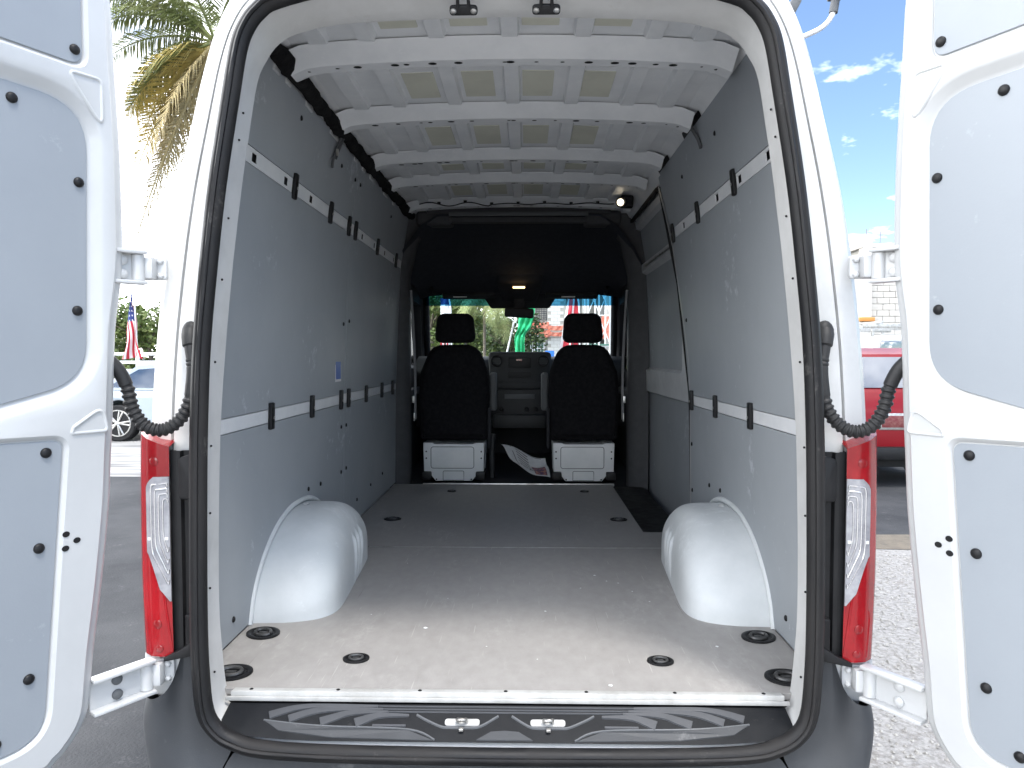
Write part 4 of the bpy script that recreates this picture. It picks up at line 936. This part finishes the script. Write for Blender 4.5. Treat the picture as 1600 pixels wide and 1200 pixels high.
def palm(label, x, y, h, fr, lean=(0, 0)):
    t = thing('palm_tree', label, 'palm', (x, y, GZ)); top = Vector((x + lean[0], y + lean[1], GZ + h))
    bm = B(); pts = []; rad = []
    for k in range(25):
        f = k / 24; pts.append(Vector((x + lean[0] * f * f, y + lean[1] * f * f, GZ + h * f))); rad.append(min(1, h / 9) * (.17 - .06 * f + .08 * (1 - f) ** 6) * (1 + .05 * (k % 2)))
    tube(bm, pts, rad, 12); obj('trunk', bm, BARK, t, 60)
    for (az_, el, ln, mi, droop, wd) in fr:
        bm = B(); d = Vector((math.cos(az_), math.sin(az_), 0)); n = 46; sp = []
        for k in range(n + 1):
            f = k / n; ang = el - droop * f ** 1.3
            if k == 0: p = top.copy()
            else: p = p + (d * math.cos(ang) + Vector((0, 0, math.sin(ang)))) * (ln / n)
            sp.append(p.copy())
        tube(bm, sp[::3], [.028 * (1 - .85 * i / (len(sp[::3]) - 1)) for i in range(len(sp[::3]))], 5, True, mi)
        side = Vector((-d.y, d.x, 0))
        for k in range(5, n + 1):
            f = k / n; tg = (sp[k] - sp[k - 1]).normalized(); upv = side.cross(tg)
            ll = wd * math.sin(math.pi * min(1, .12 + f * .86)) ** .7 * random.uniform(.85, 1.1)
            for sg in (-1, 1):
                for rep in (0, 1):
                    b0 = sp[k - 1].lerp(sp[k], rep * .5 + random.random() * .2)
                    dr = (side * sg * random.uniform(.75, 1) + tg * .55 - upv * random.uniform(-.05, .25) * 1).normalized()
                    m1 = b0 + dr * ll * .5; e = b0 + dr * ll + Vector((0, 0, -1)) * ll * random.uniform(.25, .7)
                    wv = tg * min(.016, ll * .028)
                    faces_of(bm, [bm.verts.new(b0 - wv * .6), bm.verts.new(b0 + wv * .6), bm.verts.new(m1 + wv), bm.verts.new(m1 - wv)], mi)
                    faces_of(bm, [bm.verts.new(m1 - wv), bm.verts.new(m1 + wv), bm.verts.new(e)], mi)
        obj('frond', bm, FROND, t, 0, norm=False)
    return t
# left: coconut palm beside the lot
c = aty(336, 66, 11.0)
fr = []
for k in range(9): fr.append((math.pi * (.05 + .24 * k) + random.uniform(-.1, .1), random.uniform(.5, 1.1), random.uniform(2.6, 3.2), 0, random.uniform(1.2, 1.7), .62))
fr += [(math.pi * .98, .30, 2.3, 0, 1.0, .62), (math.pi * 1.06, .62, 2.2, 0, 1.3, .6), (math.pi * .9, -.1, 2.1, 1, 1.0, .62), (math.pi * 1.03, -.30, 2.3, 1, 1.1, .75), (math.pi * .97, -.50, 2.4, 1, .9, .72), (math.pi * .95, -.75, 2.3, 1, .6, .6), (math.pi * 1.0, -.95, 2.5, 2, .4, .5), (math.pi * 1.25, -.9, 2.6, 2, .5, .5), (math.pi * .8, -1.0, 2.9, 2, .45, .45), (math.pi * .97, -1.05, 3.3, 2, .3, .45), (math.pi * 1.02, -1.10, 4.5, 2, .22, .5), (math.pi * .93, -1.0, 3.9, 2, .3, .5), (math.pi * 1.0, -.8, 3.0, 1, .5, .6), (math.pi * .9, -.85, 2.7, 1, .6, .6), (math.pi * 1.05, -.35, 2.2, 0, .9, .6), (math.pi * .99, .75, 2.3, 0, 1.2, .6), (math.pi * .92, .05, 2.4, 0, 1.25, .62), (math.pi * 1.12, .9, 2.4, 0, 1.0, .6)]
palm('tall coconut palm with green and yellowing fronds beyond the left door', c.x, 11.0, c.z - GZ, fr)
# left: flag on a leaning staff, trees, rail fence, pale sedan
FR_ = [M('flag_red', (.50, .03, .05), None, rough=.7), M('flag_white', (.78, .78, .78), None, rough=.7), M('flag_blue', (.04, .06, .22), None, rough=.7)]
def flag(label, x, y, ztop, w_, h_, sway):
    t = thing('flag_on_pole', label, 'flag', (x, y, GZ))
    bm = B(); cyl(bm, (x + .12, y, GZ), (x, y, ztop + .05), .018, 8); obj('flagpole', bm, WHITE, t, 60)
    # hoist along the pole, cloth hanging in folds
    bm = B(); nu, nv = 40, 26; g = []
    for i in range(nu + 1):
        u = i / nu; row = []
        for j in range(nv + 1):
            v = j / nv
            px = -w_ * (.10 + .45 * v * .35) + w_ * (v - .5) * .7 * (.25 + .9 * u) + .03 * math.sin(u * 9 + v * 5)
            row.append(bm.verts.new((x + px * sway + .10 * w_, y + .10 * math.sin(v * 9 + u * 3) * (.3 + u), ztop - h_ * (u * .93 + .10 * v * (1 - u) + .02 * math.sin(v * 7)))))
        g.append(row)
    for i in range(nu):
        for j in range(nv):
            mi = (j // 2) % 2
            if i < nu * .42 and j < nv * .56 + 8: mi = 2
            if mi == 2 and i % 3 == 1 and (j + (i // 3)) % 3 == 1: mi = 1
            faces_of(bm, [g[i][j], g[i + 1][j], g[i + 1][j + 1], g[i][j + 1]], mi)
    obj('flag_cloth', bm, FR_, t, 60)
p = aty(209, 455, 15.0); flag('stars and stripes flag hanging limp above the pale sedan', p.x, 15.0, p.z, .78, 1.72, 1)
for k, (px, py, yy, h, rx, n) in enumerate(((232, 486, 34, 4.0, 2.2, 4200), (150, 492, 40, 4.4, 3.0, 4200))):
    p = aty(px, py, yy); tree(('bushy green tree just right of the hanging flag', 'broad green tree behind the left rear door')[k], p.x, yy, p.z - GZ, rx, (p.z - GZ) * .45, n, [LEAF[1], LEAF[0]], None, .30)
fz = aty(215, 553, 26.0)
t = thing('rail_fence', 'white post and rail fence behind the pale sedan', 'fence', (fz.x, 26.0, GZ))
for k in range(-4, 5):
    bm = B(); box(bm, (fz.x + k * 1.2, 26.0, (GZ + fz.z) / 2 + .05), (.12, .12, fz.z - GZ + .1), .01); obj('post', bm, WHITE, t)
for k in range(3):
    bm = B(); box(bm, (fz.x, 25.93, fz.z - k * .33), (10.2, .05, .12), .005); obj('rail', bm, WHITE, t)
def car(label, name, cat, cx, cy, rot, col, kind='sedan', L_=4.7, W_=1.86, H_=1.46, plate=None):
    t = thing(name, label, cat, (cx, cy, GZ)); Q = Matrix.Rotation(rot, 3, 'Z')
    paint = M(name + '_paint', col, tuple(min(1, v * 1.06) for v in col), 2, .32, .38, coat=.12, spec=.25)
    f = lambda x, y, z: Vector((cx, cy, GZ)) + Q @ Vector((x, y, z))
    hl, hw = L_ / 2, W_ / 2
    if kind == 'sedan': low = [(-hl, .34), (-hl - .02, .62), (-hl + .06, .86), (-hl + .75, .95), (hl - 1.25, .93), (hl - .18, .78), (hl, .60), (hl - .02, .32)]; gh = [(-hl + .55, .95), (-hl + 1.25, H_ - .06), (-hl + 2.0, H_), (hl - 2.2, H_ - .02), (hl - 1.15, .94)]
    else: low = [(-hl, .42), (-hl - .03, .70), (-hl + .03, 1.00), (-hl + .10, 1.14), (hl - 1.3, 1.10), (hl - .2, .98), (hl, .75), (hl - .02, .38)]; gh = [(-hl + .10, 1.14), (-hl + .38, H_ - .08), (-hl + .7, H_), (hl - 2.2, H_ - .02), (hl - 1.2, 1.10)]
    # body with wheel arches cut as arcs in the lower edge
    wb = L_ * .285; wr = .37; botz = .26 if kind == 'sedan' else .32
    bot = []
    for xc in (wb + .05, -wb - .05):
        for k in range(11):
            a = math.pi * k / 10; bot.append((xc + (wr + .05) * math.cos(a), max(botz, .34 + (wr + .05) * math.sin(a))))
    l2 = [Vector(p) for p in low] + [Vector(p) for p in bot]
    bm = B(); rows = []
    for yy, ins in ((-hw, .05), (-hw + .0, .0), (-hw * .5, 0), (hw * .5, 0), (hw, 0), (hw, .05)): pass
    def sh(p, yy):
        k = 1 if p.y < .7 else max(.86, 1 - (p.y - .7) * .22)
        return f(p.x, yy * k, p.y)
    outer = [[sh(p, yy) for p in lp] for yy, lp in ((-hw, offs(l2, -.05)), (-hw + .02, offs(l2, -.012)), (-hw + .06, l2), (0, l2), (hw - .06, l2), (hw - .02, offs(l2, -.012)), (hw, offs(l2, -.05)))]
    rws = loft(bm, outer, True)
    for row, lp in ((rws[0], offs(l2, -.05)), (rws[-1], offs(l2, -.05))):
        for tr in tessellate_polygon([[Vector((p.x, p.y, 0)) for p in lp]]): faces_of(bm, [row[i] for i in tr])
    obj('body', bm, paint, t, 40)
    g2 = [Vector(p) for p in gh]
    def gy(z, side): return side * (hw * (.93 - (z - .9) * .28))
    bm = B()
    top = offs(g2, 0)
    loft(bm, [[f(p.x, gy(p.y, -1) + .0, p.y) for p in g2], [f(p.x, gy(p.y, -1) * .9, p.y + (.02 if p.y > 1.2 else 0)) for p in g2], [f(p.x, gy(p.y, 1) * .9, p.y + (.02 if p.y > 1.2 else 0)) for p in g2], [f(p.x, gy(p.y, 1), p.y) for p in g2]], True, True)
    cb = obj('cabin', bm, paint, t, 30)
    for side in (-1, 1):
        ins = offs(g2, -.075); mid = (g2[0].x + g2[-1].x) / 2
        for a, b in ((min(p.x for p in ins), mid - .05), (mid + .05, max(p.x for p in ins))):
            l = [Vector((min(max(p.x, a), b), p.y)) for p in ins]
            l = [p for i, p in enumerate(l) if (p - l[i - 1]).length > 1e-4]
            bm = B(); fill(bm, [[f(p.x, gy(p.y, side) + side * .006, p.y) for p in l]], [l]); obj('side_window', bm, DARKGL, cb, 0)
    for i, j, nm in ((0, 1, 'rear_window'), (-1, -2, 'windscreen')):
        a, b = g2[i], g2[j]; bm = B(); off = Vector((-.012 if i == 0 else .012, 0))
        q = [(a.lerp(b, .10), .86), (a.lerp(b, .10), -.86), (a.lerp(b, .94), -.88), (a.lerp(b, .94), .88)]
        faces_of(bm, [bm.verts.new(f(p.x + off.x, gy(p.y, 1) * sgn, p.y + .012)) for p, sgn in q]); obj(nm, bm, DARKGL, cb, 0)
    for sx_ in (-1, 1):
        for sy in (-1, 1):
            bm = B(); n = 28
            loft(bm, [[f(sx_ * (wb + .05) + r * math.cos(2 * math.pi * k / n), sy * (hw - a), .34 + r * math.sin(2 * math.pi * k / n)) for k in range(n)] for a, r in ((.0, .24), (.0, .315), (.025, .34), (.2, .34))], True, True); wl = obj('wheel', bm, BLACK, t, 40)
            bm = B()
            for k in range(5):
                a = 2 * math.pi * k / 5
                for da in (-.16, .16): tube(bm, [f(sx_ * (wb + .05), sy * (hw + .004), .34), f(sx_ * (wb + .05) + .235 * math.cos(a + da), sy * (hw + .002), .34 + .235 * math.sin(a + da))], .018, 6)
            tube(bm, [f(sx_ * (wb + .05) + .238 * math.cos(2 * math.pi * k / 24), sy * hw, .34 + .238 * math.sin(2 * math.pi * k / 24)) for k in range(25)], .014, 6); obj('rim', bm, METAL, wl, 50)
    bm = B(); box(bm, (0, 0, 0), (L_ * .9, W_ * .94, .12)); bmesh.ops.transform(bm, matrix=Matrix.Translation(f(0, 0, .28)) @ Q.to_4x4(), verts=bm.verts); obj('sill_trim', bm, BLACK, t)
    for side in (-1, 1):
        for xe, m, nm in ((-hl, REDD, 'tail_lamp'), (hl - .04, CLEAR, 'head_lamp')):
            bm = B(); z = .78 if kind == 'sedan' else .92
            box(bm, (0, 0, 0), (.10, .30, .12 if kind == 'sedan' else .20), .03); bmesh.ops.transform(bm, matrix=Matrix.Translation(f(xe, side * (hw - .22), z)) @ Q.to_4x4(), verts=bm.verts); obj(nm, bm, m, t)
        for xd in (-.35, .75):
            bm = B(); box(bm, (0, 0, 0), (.17, .03, .03), .01); bmesh.ops.transform(bm, matrix=Matrix.Translation(f(xd, side * (hw + .0), .86 if kind == 'sedan' else 1.0)) @ Q.to_4x4(), verts=bm.verts); obj('door_handle', bm, paint, t)
    bm = B(); box(bm, (0, 0, 0), (.10, W_ * .96, .16), .04); bmesh.ops.transform(bm, matrix=Matrix.Translation(f(-hl - .015, 0, .36 if kind == 'sedan' else .42)) @ Q.to_4x4(), verts=bm.verts); obj('rear_bumper', bm, BLACK if kind != 'sedan' else paint, t)
    if plate:
        bm = B(); box(bm, (0, 0, 0), (.03, .36, .20), .01); bmesh.ops.transform(bm, matrix=Matrix.Translation(f(-hl - .02, plate, .80)) @ Q.to_4x4(), verts=bm.verts); pf = obj('plate_frame', bm, METAL, t)
        bm = B(); box(bm, (0, 0, 0), (.034, .30, .14), .004); bmesh.ops.transform(bm, matrix=Matrix.Translation(f(-hl - .022, plate, .80)) @ Q.to_4x4(), verts=bm.verts); obj('number_plate', bm, M('plate_red', (.13, .015, .02), (.2, .08, .07), 30, .5), t)
    return t
p = atz(186, 690, GZ)
car('pale blue grey sedan parked beyond the left taillight', 'parked_sedan', 'car', p.x + 4.7 * .285 + .05, p.y + .9, 0, (.34, .39, .43))
# red utility vehicle on the right, its tail towards us
p = aty(1392, 700, 6.6)
car('red utility vehicle parked tail first beyond the right taillight', 'parked_car', 'car', p.x, 6.6 + 2.25, math.pi / 2, (.17, .001, .006), 'suv', 4.5, 1.9, 1.66, plate=-.02)
# white van with ladder rack behind it
p = aty(1385, 540, 13.5)
wv = thing('white_work_van', 'white work van with aluminium ladder rack behind the red utility vehicle', 'van', (p.x + .6, 15.5, GZ))
x0 = p.x + .6; ztop = aty(1385, 523, 13.5).z
bm = B(); l2 = rpoly([(-.98, .35, .05), (.98, .35, .05), (.97, 1.2, .2), (.84, ztop - GZ, .16), (-.84, ztop - GZ, .16), (-.97, 1.2, .2)], 5); prism(bm, l2, lambda x, z, h: Vector((x0 + x, 13.5 + h, GZ + z)), 0, 4.8, .03); obj('body', bm, PAINT, wv, 40)
zw = aty(1385, 541, 13.49).z
for sgn in (-1, 1):
    bm = B(); l2 = rpoly([(sgn * .44 - .30, zw - .10, .04), (sgn * .44 + .30, zw - .10, .04), (sgn * .44 + .27, zw + .12, .04), (sgn * .44 - .27, zw + .12, .04)], 5); prism(bm, l2, lambda x, z, h: Vector((x0 + x, 13.495 - h, z)), 0, .012, .004); obj('rear_window', bm, DARKGL, wv)
    bm = B(); box(bm, (x0 + sgn * .86, 13.48, GZ + 1.0), (.12, .04, .3), .01); obj('tail_lamp', bm, REDD, wv)
    for yy in (14.3, 17.3):
        bm = B(); cyl(bm, (x0 + sgn * .99, yy, GZ + .36), (x0 + sgn * .75, yy, GZ + .36), .36, 24); obj('wheel', bm, BLACK, wv, 40)
for yy in (13.7, 15.0, 16.5):
    bm = B(); box(bm, (x0, yy, ztop + .20), (2.0, .06, .10), .01)
    for sgn in (-1, 1): box(bm, (x0 + sgn * .80, yy, ztop + .08), (.05, .05, .22), .005)
    obj('rack_bar', bm, METAL, wv)
for sgn in (-.7, .7):
    bm = B(); box(bm, (x0 + sgn, 15.3, ztop + .27), (.05, 3.6, .05), .005); obj('rack_rail', bm, METAL, wv)
# concrete block building on the right
CMU = M('block_wall', (.56, .54, .50), (.48, .46, .42), 3, .9, bump=.1, bscale=40); MORT = M('mortar', (.40, .385, .35), None, rough=.95)
b0 = aty(1352, 437, 22.0); b1 = aty(1352, 385, 22.0)
bb = thing('block_building', 'unfinished pale concrete block building above the white work van', 'building', (b0.x + 2.5, 23.0, GZ))
zt = b1.z - .05
bm = B(); box(bm, (b0.x + 2.45, 23.0, (GZ + zt) / 2), (5.0, 1.9, zt - GZ)); obj('wall_core', bm, MORT, bb, 0)
bl_me = None
rows_ = int((zt - GZ - 1.6) / .205)
for r in range(rows_):
    for k in range(4):
        xx = b0.x + .20 + k * .41 + (.2 if r % 2 else 0); zz_ = zt - .11 - r * .205
        if bl_me is None:
            bm = B(); box(bm, (0, 0, 0), (.395, .06, .19), .006, 1); me = bpy.data.meshes.new('block'); bm.to_mesh(me); bm.free(); me.materials.append(CMU); bl_me = me
        o = bpy.data.objects.new('block', bl_me); sc.collection.objects.link(o); o.parent = bb; o.location = Vector((xx, 22.035 + random.uniform(-.006, .006), zz_)) - ROOT[bb]
bm = B(); box(bm, (b0.x + .0, 22.0, (GZ + zt) / 2), (.32, .3, zt - GZ), .01); obj('corner_column', bm, CMU, bb)
bm = B(); box(bm, (b0.x + 2.45, 22.95, zt + .06), (5.3, 2.2, .14), .01); obj('ring_beam', bm, CMU, bb)
for px in (1353, 1375):
    q = aty(px, 375, 22.5); bm = B(); cyl(bm, (q.x, 22.5, zt), (q.x + .01, 22.5, aty(px, 358, 22.5).z), .012, 6); obj('rebar', bm, M('rebar', (.16, .10, .07), None, rough=.8), bb)
q = aty(1352, 499, 21.8); bm = B(); box(bm, (q.x + .05, 21.86, q.z), (.5, .22, .14), .02); obj('beam_cap', bm, M('orange_tarp', (.55, .24, .06), None, rough=.6), bb)
# street light over the van's right shoulder
yl = 11.0; a0, a1, a2, a3, a4 = (aty(*q, yl) for q in ((1236, 66), (1256, 57), (1284, 43), (1300, 24), (1306, -4)))
lx = a0.x - .25
sl_ = thing('street_light', 'white street light arm curving up beyond the right rear pillar', 'street light', (lx, yl, GZ))
bm = B(); tube(bm, [(lx, yl, GZ), (lx, yl, a0.z * .5), (lx, yl, a0.z + .9)], [.11, .09, .06], 12); obj('pole', bm, WHITE, sl_, 60)
bm = B(); tube(bm, catmull([(lx, yl, a0.z - .12), a0, a1, a2, a3, a4], 6), .045, 10); arm = obj('arm', bm, WHITE, sl_, 60)
bm = B(); cyl(bm, aty(1302, 20, yl), aty(1305, 2, yl), .075, 12); box(bm, aty(1307, -10, yl), (.24, .3, .16), .04); obj('lamp_head', bm, GREYP, sl_)
h0 = aty(1238, 12, yl - .3); bm = B(); box(bm, h0, (.16, .22, .30), .04, 2, Matrix.Rotation(.5, 4, 'Y')); tube(bm, [h0, (lx, yl, h0.z + .1)], .03, 8); obj('lamp_head', bm, GREYP, sl_)
# ---------------- the view through the windscreen
for k, (px, py, yy, rx, n, lm, lf) in enumerate(((672, 440, 26, 1.7, 5200, [LEAF[1], LEAF[0]], .22), (714, 446, 30, 1.6, 5200, [LEAF[1], LEAF[0]], .22), (640, 430, 33, 2.2, 5000, [LEAF[0], LEAF[2]], .25), (800, 492, 34, 1.7, 3800, [LEAF[2], LEAF[0]], .2), (772, 488, 38, 1.7, 3800, [LEAF[2], LEAF[0]], .22), (690, 425, 42, 3.0, 6000, [LEAF[0], LEAF[2]], .3), (748, 440, 44, 2.4, 5200, [LEAF[2], LEAF[0]], .28))):
    p = aty(px, py, yy); lab = ('leafy light green tree ahead of the left headrest', 'light green tree to the right of the left headrest', 'dark green tree at the left edge of the windscreen view', 'dark low tree behind the leaning white pole', 'dark low tree right of the pale palm', 'tall dark tree behind the left headrest', 'tall dark tree behind the pale palm')[k]
    tree(lab, p.x, yy, p.z - GZ, rx, (p.z - GZ) * .48, n, lm, 'trees ahead of the van', lf)
p = aty(757, 478, 22)
palm('pale young palm with drooping fronds seen between seat and mirror', p.x, 22.0, p.z - GZ, [(.15 + k * .37, random.uniform(.0, 1.15), random.uniform(1.7, 2.3), 3 if k % 4 else 0, random.uniform(1.7, 2.5), .42) for k in range(19)])
# feather banners
def banner(label, px0, px1, py0, py1, yy, cols, taper_=True):
    a = aty(px0, py0, yy); b = aty(px1, py1, yy); t = thing('feather_banner', label, 'banner', ((a.x + b.x) / 2, yy, GZ))
    bm = B(); tube(bm, catmull([(b.x + .05, yy, GZ), (b.x + .03, yy, (a.z + b.z) / 2), (b.x - .02, yy, a.z), ((a.x + b.x) / 2, yy, a.z + .25)], 5), .02, 8); obj('banner_pole', bm, WHITE, t, 60)
    bm = B(); nu, nv = 24, 12; g = []
    for i in range(nu + 1):
        u = i / nu; row = []
        for j in range(nv + 1):
            v = j / nv; wdt = (b.x - a.x); xl = a.x + wdt * (.0 + .35 * (1 - u) * taper_ - .25 * u * taper_); row.append(bm.verts.new((xl + (b.x - xl) * v, yy + .05 * math.sin(v * 8 + u * 6), a.z + (b.z - a.z) * u)))
        g.append(row)
    for i in range(nu):
        for j in range(nv): faces_of(bm, [g[i][j], g[i + 1][j], g[i + 1][j + 1], g[i][j + 1]], cols(i / nu, j / nv))
    obj('banner_cloth', bm, FR_, t, 60)
banner('red and white feather banner left of the right headrest', 880, 903, 462, 545, 14.0, lambda u, v: 1 if v < .12 or .42 < v < .66 - .1 * u else 0)
banner('white and blue feather banner with red stripes behind the left headrest', 688, 703, 466, 546, 15.0, lambda u, v: 2 if u < .12 else (1 if u < .6 or int(v * 6) % 2 else 0), False)
# leaning pole
a, b = aty(803, 503, 24), aty(790, 560, 24)
bm = B(); cyl(bm, a, a + (b - a) * 1.9, .035, 8); obj('leaning_pole', bm, WHITE, None, 60, label='thin white pole leaning beside the green mesh', cat='pole')
# green debris mesh
pl_ = [(822, 470), (836, 470), (834, 495), (828, 513), (820, 526), (820, 556), (806, 556), (804, 530), (809, 513), (811, 497)]
lf_ = [(818, 470), (811, 497), (809, 513), (804, 530), (806, 556), (806, 580)]; rt_ = [(837, 470), (834, 495), (828, 513), (820, 526), (820, 556), (820, 580)]
A_ = catmull([aty(*q, 20.0) for q in lf_], 6); B_ = catmull([aty(*q, 20.0) for q in rt_], 6)
bm = B(); loft(bm, [[a.lerp(b, j / 12) + Vector((0, .07 * math.sin(j * 1.3 + i * .35) + .04 * math.sin(i * .9), 0)) for j in range(13)] for i, (a, b) in enumerate(zip(A_, B_))], False)
gm = obj('green_mesh', bm, M('debris_mesh', (.02, .48, .20), (.03, .40, .16), 8, .8), None, 60, label='bright green construction mesh hanging in a twisted curtain', cat='mesh')
md = gm.modifiers.new('thick', 'SOLIDIFY'); md.thickness = .01
# building under construction behind it
cb_y = 42.0; xl, xr = aty(822, 500, cb_y).x, aty(990, 500, cb_y).x
cb = thing('construction_building', 'half built concrete frame building with red netting seen through the windscreen', 'building', ((xl + xr) / 2, cb_y + 3, GZ))
z1 = aty(850, 529, cb_y).z; z2 = aty(850, 455, cb_y).z
CONC = M('raw_concrete', (.50, .48, .44), (.42, .40, .37), 4, .9)
bm = B(); box(bm, ((xl + xr) / 2, cb_y + 3, z1 + .05), (xr - xl, 6, .22), .01); obj('floor_slab', bm, CONC, cb)
bm = B(); box(bm, ((xl + xr) / 2, cb_y + 3, z2 + 1.2), (xr - xl, 6, .22), .01); obj('floor_slab', bm, CONC, cb)
for px in (823, 853, 915, 952, 986):
    q = aty(px, 500, cb_y); bm = B(); box(bm, (q.x, cb_y + .15, (GZ + z2 + 1.2) / 2), (.42, .42, z2 + 1.2 - GZ), .01); obj('column', bm, CONC, cb)
    bm = B(); box(bm, (q.x, cb_y + 5.8, (GZ + z2 + 1.2) / 2), (.42, .42, z2 + 1.2 - GZ), .01); obj('column', bm, CONC, cb)
bm = B(); box(bm, ((xl + xr) / 2, cb_y + 5.95, (GZ + z2) / 2), (xr - xl, .1, z2 - GZ)); obj('rear_wall', bm, CONC, cb, 0)
q0, q1 = aty(855, 500, cb_y), aty(884, 500, cb_y)
bm = B(); box(bm, ((q0.x + q1.x) / 2, cb_y - .05, (GZ + z2 + .5) / 2), (q1.x - q0.x, .2, z2 + .5 - GZ), .01); iw = obj('block_infill', bm, MORT, cb, 0)
rr_ = 0; zz_ = GZ + 1.2; first = None
while zz_ < z2 + .4:
    k = 0; xx = q0.x + .03 + (.2 if rr_ % 2 else 0)
    while xx + .38 < q1.x:
        if first is None:
            bm = B(); box(bm, (0, 0, 0), (.37, .03, .185), .004, 1); me = bpy.data.meshes.new('block'); bm.to_mesh(me); bm.free(); me.materials.append(M('pale_block', (.66, .66, .63), (.6, .6, .57), 5, .9)); first = me
        o = bpy.data.objects.new('block', first); sc.collection.objects.link(o); o.parent = cb; o.location = Vector((xx + .19, cb_y - .16, zz_)) - ROOT[cb]; xx += .39
    zz_ += .2; rr_ += 1
NET = M('red_netting', (.62, .16, .10), (.70, .30, .22), 6, .8)
for (pa, pb, ya, yb) in ((828, 858, 503, 513), (830, 860, 515, 526), (856, 882, 508, 515), (856, 884, 518, 524), (940, 956, 493, 528)):
    a, b = aty(pa, ya, cb_y - .4), aty(pb, yb, cb_y - .4); bm = B()
    loft(bm, [[Vector((a.x + (b.x - a.x) * i / 10, cb_y - .4 + .05 * math.sin(i * 1.7 + k), a.z + (b.z - a.z) * k / 4 - .06 * math.sin(math.pi * i / 10))) for i in range(11)] for k in range(5)], False); obj('safety_net', bm, NET, cb, 60)
for k, (pa, pb) in enumerate(((823, 832), (835, 850))):
    a, b = aty(pa, 535, cb_y - .12), aty(pb, 556, cb_y - .12); bm = B(); box(bm, ((a.x + b.x) / 2, cb_y - .1, (a.z + b.z) / 2), (b.x - a.x, .06, a.z - b.z)); wn = obj('window', bm, M('site_glass', (.03, .10, .08), None, rough=.1), cb, 0)
    for j in range(1, 3): bm = B(); box(bm, (a.x + (b.x - a.x) * j / 3, cb_y - .14, (a.z + b.z) / 2), (.035, .03, a.z - b.z)); obj('mullion', bm, WHITE, wn, 0)
    bm = B(); box(bm, ((a.x + b.x) / 2, cb_y - .141, a.z * .55 + b.z * .45), (b.x - a.x, .03, .035)); obj('mullion', bm, WHITE, wn, 0)
    bm = B()
    for zz2 in (a.z, b.z): box(bm, ((a.x + b.x) / 2, cb_y - .142, zz2), (b.x - a.x + .08, .05, .06))
    for xx in (a.x, b.x): box(bm, (xx, cb_y - .143, (a.z + b.z) / 2), (.06, .05, a.z - b.z - .061))
    obj('frame', bm, WHITE, wn, 0)
bm = B(); q0, q1 = aty(822, 522, cb_y - .3), aty(850, 528, cb_y - .3); box(bm, ((q0.x + q1.x) / 2, cb_y - .2, (q0.z + q1.z) / 2), (q1.x - q0.x, .5, .14), .02); obj('canopy', bm, WHITE, cb)
GRID = M('dark_grille', (.05, .055, .06), None, rough=.6)
a, b = aty(838, 480, cb_y - .1), aty(854, 500, cb_y - .1); bm = B()
for i in range(7):
    cyl(bm, (a.x + (b.x - a.x) * i / 6, cb_y - .1, a.z), (a.x + (b.x - a.x) * i / 6, cb_y - .1, b.z), .018, 6); cyl(bm, (a.x, cb_y - .12, a.z + (b.z - a.z) * i / 6), (b.x, cb_y - .12, a.z + (b.z - a.z) * i / 6), .018, 6)
obj('steel_grille', bm, GRID, cb)
# scaffold tower
sy = 19.0; sa, sb_ = aty(919, 500, sy).x, aty(953, 500, sy).x; zt = aty(935, 455, sy).z + .5
scf = thing('scaffold_tower', 'white scaffold tower with crossed braces right of the right headrest', 'scaffold', ((sa + sb_) / 2, sy, GZ))
for x in (sa, (sa + sb_) / 2, sb_):
    for yy in (sy, sy + 1.2):
        bm = B(); cyl(bm, (x, yy, GZ), (x, yy, zt), .025, 8); obj('upright', bm, WHITE, scf)
zc = aty(935, 488, sy).z
for k in range(-1, 4):
    z0 = zc - .9 + k * .9 - .02
    for (xa, xb) in ((sa, (sa + sb_) / 2), ((sa + sb_) / 2, sb_)):
        for d_ in (0, 1):
            bm = B(); cyl(bm, (xa, sy - .03 * d_, z0 + (.75 if d_ else 0)), (xb, sy - .03 * d_, z0 + (0 if d_ else .75)), .016, 6); obj('cross_brace', bm, WHITE, scf)
    bm = B(); cyl(bm, (sa, sy + .03, z0 - .07), (sb_, sy + .03, z0 - .07), .02, 6); obj('ledger', bm, WHITE, scf)
bm = B(); box(bm, ((sa + sb_) / 2, sy + .6, zc - .95), (sb_ - sa, 1.2, .05)); obj('deck_board', bm, M('scaffold_deck', (.10, .22, .17), None, rough=.8), scf)
# blue sign board low in the windscreen
a, b = aty(852, 548, 12.0), aty(866, 562, 12.0)
sg = thing('blue_sign', 'small blue board on a post showing just above the dashboard', 'sign', ((a.x + b.x) / 2, 12.0, GZ))
bm = B(); box(bm, ((a.x + b.x) / 2, 12.0, (a.z + b.z) / 2), (b.x - a.x, .03, a.z - b.z), .005); obj('board', bm, M('blue_board', (.02, .16, .62), None, rough=.5), sg)
bm = B(); cyl(bm, ((a.x + b.x) / 2, 12.03, GZ), ((a.x + b.x) / 2, 12.03, b.z + .05), .03, 8); obj('post', bm, METAL, sg)
